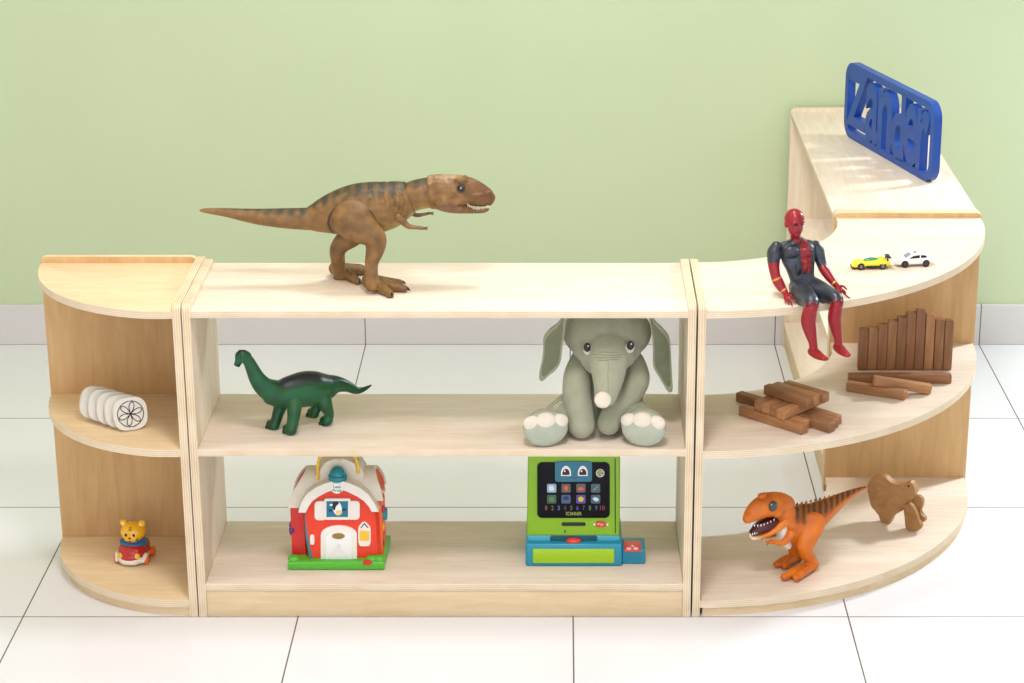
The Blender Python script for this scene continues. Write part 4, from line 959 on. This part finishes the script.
O = onZ(738, 415.5, zk); O1 = onZ(806, 437, zk); e1 = Vector((O1.x - O.x, O1.y - O.y)).normalized(); e2 = Vector((-e1.y, e1.x))
def pb(a_, b_, s0, s1, lay, label, i, W_=.0220, cross=False):
    """lay the block in the heap's own axes"""
    z = zk + lay * .0228
    if not cross: p = Vector((O.x, O.y)) + e1 * a_ + e2 * s0; q = Vector((O.x, O.y)) + e1 * b_ + e2 * s0
    else: p = Vector((O.x, O.y)) + e1 * s1 + e2 * a_; q = Vector((O.x, O.y)) + e1 * s1 + e2 * b_
    blk2((p.x, p.y), (q.x, q.y), z, label, G3, i, W_=W_ if not cross else -W_, H_=.0222)
pb(0, .176, 0, 0, 0, 'long front block of the heap bottom layer, nearest the shelf edge', 1)
pb(.030, .165, .0228, 0, 0, 'bottom-layer heap block squeezed just behind the long front one', 3)
pb(-.058, .030, .062, 0, 0, 'bottom-layer heap block sticking out at the far left behind', 2)
pb(.100, .214, .048, 0, 0, 'bottom-layer heap block at the right, its end sticking out toward us', 2)
pb(.100, .207, .0708, 0, 0, 'bottom-layer heap block, middle one of the three ends at the right', 0)
pb(.100, .199, .0936, 0, 0, 'bottom-layer heap block, rearmost of the three ends at the right', 1)
pb(.004, .125, 0, .040, 1, 'middle-layer crosswise block at the left of the heap', 1, cross=True)
pb(.002, .125, 0, .0628, 1, 'middle-layer crosswise block in the centre of the heap', 3, cross=True)
pb(.000, .135, 0, .0856, 1, 'middle-layer crosswise block beside the centre one', 0, cross=True)
pb(-.004, .150, 0, .1084, 1, 'middle-layer crosswise block at the right, its long side in view', 3, cross=True)
pb(.034, .156, .044, 0, 2, 'top-layer heap block, front one of three lying on top', 2)
pb(.040, .158, .0668, 0, 2, 'top-layer heap block, middle one of three lying on top', 3)
pb(.052, .166, .0896, 0, 2, 'top-layer heap block, rear one of three lying on top', 1)

# ------------------------------------------------------------------ blue name sign
pn = onZ(925, 181.5, .703); pf = onZ(845.5, 135.5, .703)
sang = math.atan2(pn.y - pf.y, pn.x - pf.x)    # the board's long direction, far end -> near end
sdir = Vector((math.cos(sang), math.sin(sang), 0)); SL = (pn - pf).length
t = Thing('name_sign', 'blue cut-out name sign in a rounded frame standing on the rear shelf', 'sign', ((pf + pn) / 2) + Vector((.002, -.012, .0006)), sang)
M_sb = P('sign_blue', (24, 72, 156), .42)
# local: x along the board (far -> near), front face = -y (toward the room), z up
n_ = Matrix.Rotation(sang, 3, 'Z') @ Vector((0, -1, 0))
LL, HH, TT, RR, FW = .545, .205, .022, .044, .0190
def rr3(w_, h_, r, z0=0, n=7): return [Vector((x, 0, z)) for x, z in [( (a), (b)) for a, b in rrect(-w_ / 2, z0, w_ / 2, z0 + h_, r, n)]]
bm = BM(); o_ = rr3(LL, HH, RR); i_ = rr3(LL - 2 * FW, HH - 2 * FW, RR - FW * .8, FW)
A = [[bm.verts.new(p + Vector((0, y, 0))) for p in L0] for L0 in (o_, i_) for y in (0, TT)]
n = len(o_)
for k in range(n):
    k2 = (k + 1) % n
    bm.faces.new([A[0][k], A[0][k2], A[2][k2], A[2][k]]); bm.faces.new([A[1][k], A[3][k], A[3][k2], A[1][k2]])
    bm.faces.new([A[0][k], A[1][k], A[1][k2], A[0][k2]]); bm.faces.new([A[2][k], A[2][k2], A[3][k2], A[3][k]])
bmesh.ops.bevel(bm, geom=[e for e in bm.edges if len({round(v_.co.y, 5) for v_ in e.verts}) == 1 and any(abs(f.normal.y) < .5 for f in e.link_faces) and any(abs(f.normal.y) > .5 for f in e.link_faces)], offset=.002, segments=2, affect='EDGES')
t.part('frame', bm, M_sb, world=False, angle=.6)
iw = LL - 2 * FW; x = -iw / 2 - .004
ws = [.125, .082, .085, .082, .078, .068]
for ch, w_ in zip('Zander', ws):
    h0 = FW - .004; hh = HH - 2 * FW + .008
    if ch in 'aner': h0 += .002; hh -= .014
    if ch == 'Z': h0 += .02; hh -= .024
    b_ = text(ch, w_, hh, TT, bold=.024); bmesh.ops.translate(b_, vec=(x, 0, h0), verts=b_.verts)
    t.part('letter', b_, M_sb, world=False, angle=.5); x += w_ - .0035

# ------------------------------------------------------------------ two small die-cast cars
def wheelset(t, xs_, ys_, r, w_, mt, hub):
    for x in xs_:
        for s_ in (-1, 1):
            bm = BM(); cyl(bm, (x, s_ * ys_, r), r, w_, 'Y', 20, bev=.0008); wl = t.part('wheel', bm, mt, world=False)
            bm = BM(); cyl(bm, (x, s_ * (ys_ + w_ / 2), r), r * .5, .0006, 'Y', 14); t.part('hub', bm, hub, parent=wl, world=False)
M_tyre = P('tyre_black', (22, 20, 22), .6); M_hub = P('hub_grey', (120, 118, 116), .35, metal=.6); M_yc = P('car_yellow', (242, 216, 22), .22, coat=.6); M_gl = P('car_glass', (22, 22, 26), .08)
a = onZ(854, 269.6, zt); b = onZ(887, 267.6, zt); c_ = (a + b) / 2; an_ = math.atan2((a - b).y, (a - b).x)
t = Thing('toy_car', 'tiny yellow racing car with black rear wing on the curved shelf top', 'toy car', (c_.x, c_.y + .006, zt + .0003), an_ - .12)
t.root.scale = (1.08, 1.08, 1.08); Lc = (a - b).length
def carbody(rows, m, name='car_body', seg=24, sq=.75):
    bm = BM(); loft(bm, [((x * Lc, 0, z), h, w_) for x, z, h, w_ in rows], side=(0, 1, 0), seg=seg, sq=sq); return t.part(name, bm, m, world=False)
cb_ = carbody([(-.46, .0105, .0065, .0125), (-.30, .0115, .0075, .0150), (-.05, .0110, .0070, .0145), (.2, .0098, .0058, .0140), (.38, .0078, .0042, .0145), (.48, .0058, .0026, .0120)], M_yc)
bm = BM(); ball(bm, (-.03 * Lc, 0, .0160), (.017, .0078, .0058), 20); t.part('canopy', bm, P('canopy_green', (60, 140, 110), .12), parent=cb_, world=False)
for s_ in (-1, 1):
    bm = BM(); ball(bm, (.31 * Lc, s_ * .0115, .0108), (.0100, .0040, .0048), 16); t.part('fender', bm, M_yc, world=False)
    bm = BM(); ball(bm, (-.30 * Lc, s_ * .0125, .0135), (.0115, .0040, .0060), 16); t.part('fender', bm, M_yc, world=False)
    bm = BM(); box(bm, (-.02 * Lc, s_ * .0140, .0060), (.026, .0020, .0048), .0008); t.part('side_skirt', bm, M_blk, world=False)
    bm = BM(); box(bm, (-.44 * Lc, s_ * .0090, .0185), (.003, .0016, .010), .0004); t.part('wing_strut', bm, M_blk, world=False)
bm = BM(); box(bm, (-.47 * Lc, 0, .0235), (.009, .0280, .0016), .0005); t.part('rear_wing', bm, M_blk, world=False)
bm = BM(); box(bm, (.47 * Lc, 0, .0035), (.008, .026, .0018), .0005); t.part('front_splitter', bm, M_blk, world=False)
wheelset(t, (-.30 * Lc, .29 * Lc), .0135, .0072, .0052, M_tyre, M_hub)
a = onZ(897, 267, zt); b = onZ(930.5, 264.6, zt); c_ = (a + b) / 2; an_ = math.atan2((a - b).y, (a - b).x); Lc = (a - b).length
t = Thing('toy_car', 'tiny white hatchback car with dark windows on the curved shelf top', 'toy car', (c_.x - .001, c_.y + .004, zt + .0003), an_ - .10)
t.root.scale = (1.05, 1.05, 1.08)
M_wc = P('car_white', (240, 238, 232), .2, coat=.6)
carbody([(-.47, .0125, .0070, .0125), (-.35, .0125, .0085, .0148), (0, .0120, .0082, .0152), (.25, .0112, .0074, .0150), (.42, .0098, .0058, .0140), (.48, .0085, .0045, .0115)], M_wc, sq=.6)
cabin = carbody([(-.44, .0185, .0030, .0110), (-.30, .0205, .0062, .0122), (-.10, .0208, .0070, .0122), (.08, .0200, .0058, .0118), (.22, .0165, .0030, .0112)], M_wc, 'cabin', sq=.65)
for s_ in (-1, 1):
    bm = BM(); prism(bm, [Vector((x * Lc, s_ * .0120, z)) for x, z in ((.17, .0172), (.05, .0235), (-.12, .0248), (-.13, .0172))], (0, s_ * .0010, 0), .0003); t.part('side_window', bm, M_gl, parent=cabin, world=False)
    bm = BM(); prism(bm, [Vector((x * Lc, s_ * .0120, z)) for x, z in ((-.16, .0172), (-.155, .0246), (-.28, .0238), (-.33, .0195))], (0, s_ * .0010, 0), .0003); t.part('side_window', bm, M_gl, parent=cabin, world=False)
    bm = BM(); ball(bm, (.445 * Lc, s_ * .0105, .0118), (.0030, .0028, .0018), 12); t.part('headlight', bm, M_hub, world=False)
bm = BM(); ws_ = [Vector((.235 * Lc, -.0088, .0183)), Vector((.235 * Lc, .0088, .0183)), Vector((.095 * Lc, .0078, .0250)), Vector((.095 * Lc, -.0078, .0250))]
prism(bm, ws_, (.0012, 0, .0012), 0); t.part('windscreen', bm, P('windscreen_grey', (140, 144, 176), .1), parent=cabin, world=False)
bm = BM(); box(bm, (-.03 * Lc, 0, .0282), (.005, .004, .0016), .0005); t.part('roof_scoop', bm, M_blk, parent=cabin, world=False)
bm = BM(); box(bm, (-.43 * Lc, 0, .0240), (.007, .0210, .0014), .0005); t.part('rear_spoiler', bm, M_wc, parent=cabin, world=False)
wheelset(t, (-.30 * Lc, .28 * Lc), .0140, .0074, .0052, M_tyre, P('hub_dark', (60, 50, 46), .4))

# ------------------------------------------------------------------ jointed toy figure sitting on the shelf edge
t = Thing('action_figure', 'jointed toy figure in red and dark grey suit sitting on the shelf edge, legs hanging', 'action figure', (.495, .10, zt))
DK, RD, GD = (34, 37, 44), (148, 18, 30), (206, 150, 70)
M_fig = mat('figure_plastic', None, .34, paint=True, bump=.06, bs=300)
def Q(u, v, y, r, d=1.0): p = onY(u, v, y); m = mpp(p); return (p, r * m * d, r * m)
SD = Vector((.955, .295, 0))
bm = BM()
# torso
loft(bm, [Q(804.5, 287, .108, 14, .72), Q(802.3, 279, .112, 12.6, .72), Q(800.3, 268, .117, 14.6, .66), Q(798.6, 258, .122, 17.8, .62), Q(797.6, 249.5, .127, 18.0, .56), Q(796.6, 243.5, .131, 13, .55), Q(795.8, 239, .132, 7.2, .9)], side=SD, seg=28, sq=.85, cap1=.2)
loft(bm, [Q(779, 248.5, .121, 5.5), Q(788, 247, .126, 7.0, .8), Q(798, 246.5, .130, 8.0, .9), Q(808, 246, .136, 6.6, .8), Q(815, 247.5, .141, 5.2)], side=(0, 0, 1))
for s_ in (-1, 1):   # chest and shoulder muscle
    c_ = onY(798.6 + s_ * 7.4, 252.5, .104 + s_ * .006); ball(bm, c_, (.0165, .0075, .0125), 18)
    c_ = onY(801.5 + s_ * 3.2, 268, .098 + s_ * .002); ball(bm, c_, (.0066, .006, .0170), 14)
loft(bm, [Q(796, 242, .132, 5.6), Q(795.4, 235, .128, 5.2), Q(794.8, 230, .126, 5.6)], side=SD)
# arms
armL = [(776.5, 247.5, .118, 6.4), (774.6, 252.5, .116, 7.6), (773.6, 260, .112, 6.5), (774, 268, .108, 5.6), (775.6, 276, .102, 5.1), (777.5, 280.5, .098, 5.5), (780.5, 286, .092, 4.9), (784.5, 291.8, .086, 3.6)]
armR = [(815.2, 246, .142, 5.8), (817.4, 250.5, .142, 6.8), (819.4, 257, .138, 6.0), (821.6, 264, .132, 5.2), (824, 269.5, .124, 4.9), (827.4, 274, .118, 5.0), (831, 279, .110, 4.3), (835.6, 284.6, .102, 3.4)]
for arm in (armL, armR): loft(bm, [Q(*a) for a in arm], side=SD, seg=18)
# legs
hipL, hipR = (797.5, 288, .102), (810.5, 286, .118)
for rows in ([(798, 287.5, .100, 9.6), (802, 292.5, .066, 10.4), (807.5, 298, .030, 9.4), (811.6, 302.5, -.002, 7.7), (811.6, 308, -.012, 6.4)],
             [(811, 285, .112, 9.4), (818.5, 290, .084, 10.0), (827.5, 294.5, .056, 8.9), (836.0, 299, .030, 7.4), (837, 304.5, .020, 6.2)]):
    loft(bm, [Q(*a) for a in rows], side=SD, seg=22)
for rows in ([(811.6, 306, -.011, 6.0), (809.4, 313, -.008, 7.2), (808.2, 322, -.006, 7.4), (810.3, 332, -.006, 6.2), (812.7, 342, -.008, 4.4), (813.6, 349, -.008, 4.3)],
             [(837, 302.5, .021, 5.8), (835.6, 310, .022, 6.8), (834.6, 319, .024, 6.9), (836.0, 329, .024, 5.7), (837.8, 338, .022, 4.2), (838.4, 344, .022, 4.1)]):
    loft(bm, [Q(*a) for a in rows], side=SD, seg=22)
for (u, v, y), (u2, v2, y2) in (((812.5, 353, -.004), (825.0, 358.8, -.052)), ((837.6, 348.4, .026), (847.8, 355.2, -.016))):
    loft(bm, [Q(u, v - 1.6, y, 5.0), Q((u * 2 + u2) / 3, (v * 2 + v2) / 3 - .8, (y * 2 + y2) / 3, 5.0), Q((u + 2 * u2) / 3, (v + 2 * v2) / 3, (y + 2 * y2) / 3, 4.6, .75), Q(u2, v2, y2, 3.9, .6)], side=SD, seg=18)
# hands: palm, four fingers and a thumb
def hand(wr_, dirpx, fingers, thumb):
    u, v, y = wr_
    du, dv, dy = dirpx
    loft(bm, [Q(u, v, y, 2.9), Q(u + du * .5, v + dv * .5, y + dy * .5, 3.6, .6), Q(u + du, v + dv, y + dy, 3.6, .5)], side=SD, seg=14)
    for f in fingers:
        pts = [onY(*p) for p in f]; tube(bm, pts, [.0022, .0020, .0018, .0014][:len(pts)], 8, 3)
    tube(bm, [onY(*p) for p in thumb], [.0030, .0026, .0020], 8, 3)
hand((785, 292.5, .082), (2.6, 4.6, -.020), [[(784.6, 296.5, .062), (784.8, 299.4, .050), (786.0, 301.8, .042)], [(786.8, 297.4, .060), (787.6, 301.4, .048), (789.0, 304.2, .037)], [(788.8, 297.6, .060), (790.6, 301.8, .046), (792.4, 306.2, .031)], [(790.4, 296.6, .060), (793.0, 299.6, .048), (795.2, 302.4, .040)]], [(788.0, 293.6, .076), (791.6, 292.6, .066), (795.2, 293.6, .058)])
hand((836.2, 285.6, .101), (4.0, 4.6, -.006), [[(838.2, 290.6, .094), (838.8, 293.8, .088), (839.6, 297.0, .084)], [(839.8, 291.2, .094), (841.0, 294.6, .088), (842.2, 297.8, .084)], [(841.4, 290.8, .094), (845.4, 294.8, .088), (850.2, 298.6, .084)], [(842.2, 289.4, .094), (845.0, 291.6, .089), (845.8, 294.2, .085)]], [(839.4, 286.2, .100), (843.2, 286.2, .095), (846.6, 289.2, .092)])
LIMB = []
def limb(kind, rows):
    for r in rows: p_, q_, _ = Q(*r[:4]); LIMB.append((p_, q_, kind))
limb('torso', [(804.5, 287, .108, 14), (802.3, 279, .112, 12.6), (800.5, 268, .117, 13.6), (798.8, 258, .122, 16.8), (797.8, 249.5, .127, 15), (806, 250, .122, 8), (790, 250, .125, 8)])
limb('dark', [(776.5, 247.5, .118, 6.4), (774.6, 252.5, .116, 7.6), (773.6, 259, .112, 6.5)])
limb('red', [(773.8, 264, .110, 6.0), (774, 269, .108, 5.6), (775.6, 276, .102, 5.1), (777.5, 280.5, .098, 5.5), (780.5, 286, .092, 4.9), (784.5, 291.8, .086, 3.6), (786, 297, .062, 5), (789, 303, .044, 5)])
limb('dark', [(815.2, 246, .142, 5.8), (817.4, 250.5, .142, 6.8), (819.4, 257, .138, 6.0), (821.4, 263, .132, 5.2)])
limb('red', [(824, 269.5, .124, 4.9), (827.4, 274, .118, 5.0), (831, 279, .110, 4.3), (835.6, 284.6, .102, 3.4), (839, 289, .096, 5), (842, 293, .09, 6), (849, 298, .084, 5), (843, 286.5, .095, 4)])
limb('dark', [(798, 287.5, .100, 9.6), (802, 292.5, .066, 10.4), (807.5, 298, .030, 9.4), (811.6, 302.0, .000, 7.7), (811, 285, .112, 9.4), (818.5, 290, .084, 10.0), (827.5, 294.5, .056, 8.9), (836.0, 298.6, .032, 7.4)])
limb('red', [(811.6, 307.5, -.012, 6.0), (809.4, 313, -.008, 7.2), (808.2, 322, -.006, 7.4), (810.3, 332, -.006, 6.2), (812.7, 342, -.008, 4.4), (813.6, 352, -.008, 4.3), (820, 356, -.03, 5), (825, 358, -.05, 5),
             (837, 304.8, .020, 5.8), (835.6, 310, .022, 6.8), (834.6, 319, .024, 6.9), (836.0, 329, .024, 5.7), (837.8, 338, .022, 4.2), (838.4, 346, .022, 4.1), (843, 351, .0, 5), (848, 354, -.016, 5), (796, 240, .132, 9), (797.5, 243.5, .122, 8.5)])
def figp(co, no):
    best = min(LIMB, key=lambda l: (co - l[0]).length - l[1])[2]
    if best == 'red': return RD
    base = mixc(DK, (58, 64, 74), .5 + noise.noise(co * 60))
    if best == 'torso' and no.y < -.1:
        c_ = onY(805.2, 266, .1).x + (.80 - co.z) * .10
        w_ = .0105 * sst(.752, .765, co.z) * sst(.828, .808, co.z)
        if abs(co.x - c_) < w_: return mixc(RD, (112, 14, 24), sst(.2, .8, math.sin(co.z * 520)))
        if co.z > .826 and abs(co.x - onY(798, 246, .11).x) < .004 + (co.z - .826) * .9: return RD
    return base
me = remesh(bm, .0010, 2)
for v_ in me.vertices:
    if v_.co.z > .68 and v_.co.z < .7036 and math.hypot(v_.co.x - .27, v_.co.y - .6995) < .6995:
        if math.hypot(v_.co.x - .27, v_.co.y - .6995) > .694 and v_.co.z < .698: v_.co.y -= .006
        else: v_.co.z = .7036
paint(me, figp); me.materials.append(M_fig); bd = t.mesh('body', me)
hc = onY(794.4, 222.4, .122)
bm = BM(); Rh = Matrix.Rotation(.42, 3, 'Z')
ball(bm, hc + Vector((0, .002, .006)), (.0205, .0235, .0235), 28, Rh); ball(bm, hc + Rh @ Vector((0, -.005, -.010)), (.0160, .0165, .0200), 24, Rh); ball(bm, hc + Rh @ Vector((0, -.012, -.022)), (.0085, .0080, .0085), 18, Rh)
ball(bm, hc + Rh @ Vector((0, -.0215, -.006)), (.0030, .0040, .0070), 12, Rh)
for s_ in (-1, 1):
    ball(bm, hc + Rh @ Vector((s_ * .0190, .002, -.003)), (.0032, .0055, .0075), 12, Rh); ball(bm, hc + Rh @ Vector((s_ * .0085, -.0185, .0045)), (.0075, .0040, .0022), 12, Rh)
me = remesh(bm, .0012, 3); M_rh = P('helmet_red', (146, 18, 30), .3); me.materials.append(M_rh); hd = t.mesh('head', me)
for s_ in (-1, 1):
    bm = BM(); ball(bm, hc + Rh @ Vector((s_ * .0082, -.0203, .0002)), (.0034, .0016, .0018), 12, Rh); t.part('eye', bm, M_blk, parent=hd)
bm = BM(); tube(bm, [hc + Rh @ Vector((x, -.0205 + abs(x) * .3, -.0175)) for x in (-.0055, 0, .0055)], .0008, 6); t.part('mouth', bm, P('mouth_line_dark_red', (96, 10, 20), .5), parent=hd)
M_gw = P('gold_band', GD, .35, metal=.3)
for (u, v, y, r), d in (((783.6, 290.4, .0875, 4.1), (4, 6, -.006)), ((834.4, 283.2, .104, 3.9), (4.4, 5, -.008)), ((776.6, 279.2, .099, 5.6), (2.6, 6, -.004))):
    p, q, _ = Q(u, v, y, r); p2 = onY(u + d[0], v + d[1], y + d[2]); d_ = (p2 - p).normalized()
    bm = BM(); loft(bm, [(p - d_ * .0018, q, q), (p + d_ * .0018, q, q)], side=SD, seg=18, sub=1, cap0=.1, cap1=.1); t.part('wristband', bm, M_gw, label='thin gold band')
for (u, v, y) in ((811.6, 305.2, -.0165), (837, 302.6, .0155)):
    bm = BM(); ball(bm, onY(u, v, y), (.0125, .006, .0085), 18); t.part('knee_joint', bm, P('joint_dark_red', (98, 16, 24), .35))
bm = BM()
for pts in ([(781, 244.5), (786, 248), (790, 254)], [(784, 243), (789.6, 246.8), (793, 252.6)], [(770.4, 247.5), (774.6, 250), (779.4, 250.5)], [(769.2, 252), (773.4, 254.4), (778, 254.6)], [(809, 244), (805.6, 248), (803.6, 253.5)], [(800.6, 283), (806, 285), (812, 283)]):
    pass
# ------------------------------------------------------------------ light
def area(name, loc, rot, sx, sy, power, col=(1, 1, 1), spread=None):
    l = bpy.data.lights.new(name, 'AREA'); l.shape = 'RECTANGLE'; l.size = sx; l.size_y = sy; l.energy = power; l.color = col
    if spread: l.spread = spread
    o = bpy.data.objects.new(name, l); COL.objects.link(o); o.location = loc; o.rotation_euler = rot; return o
area('ceiling_panel_front', (-.1, -1.35, 2.85), (0, 0, 0), .5, .5, 33, (1, .955, .96))
area('ceiling_panel_over', (.1, .25, 2.85), (0, 0, 0), .35, .35, 23, (.95, .96, 1))
area('ceiling_panel_left', (-1.9, -.3, 2.85), (0, 0, 0), .5, .5, 11, (1, .80, .56))
area('window_right', (2.3, 1.55, 1.62), (0, math.radians(46), math.radians(36)), .25, .3, 13, (.82, .90, 1), math.radians(90))
w = bpy.data.worlds.new('world'); SC.world = w; w.use_nodes = True
w.node_tree.nodes['Background'].inputs[0].default_value = (.80, .86, 1, 1); w.node_tree.nodes['Background'].inputs[1].default_value = 2.05
vs = SC.view_settings; vs.view_transform = 'Standard'; vs.look = 'None'; vs.exposure = 0.22; vs.gamma = 1; vs.use_curve_mapping = False
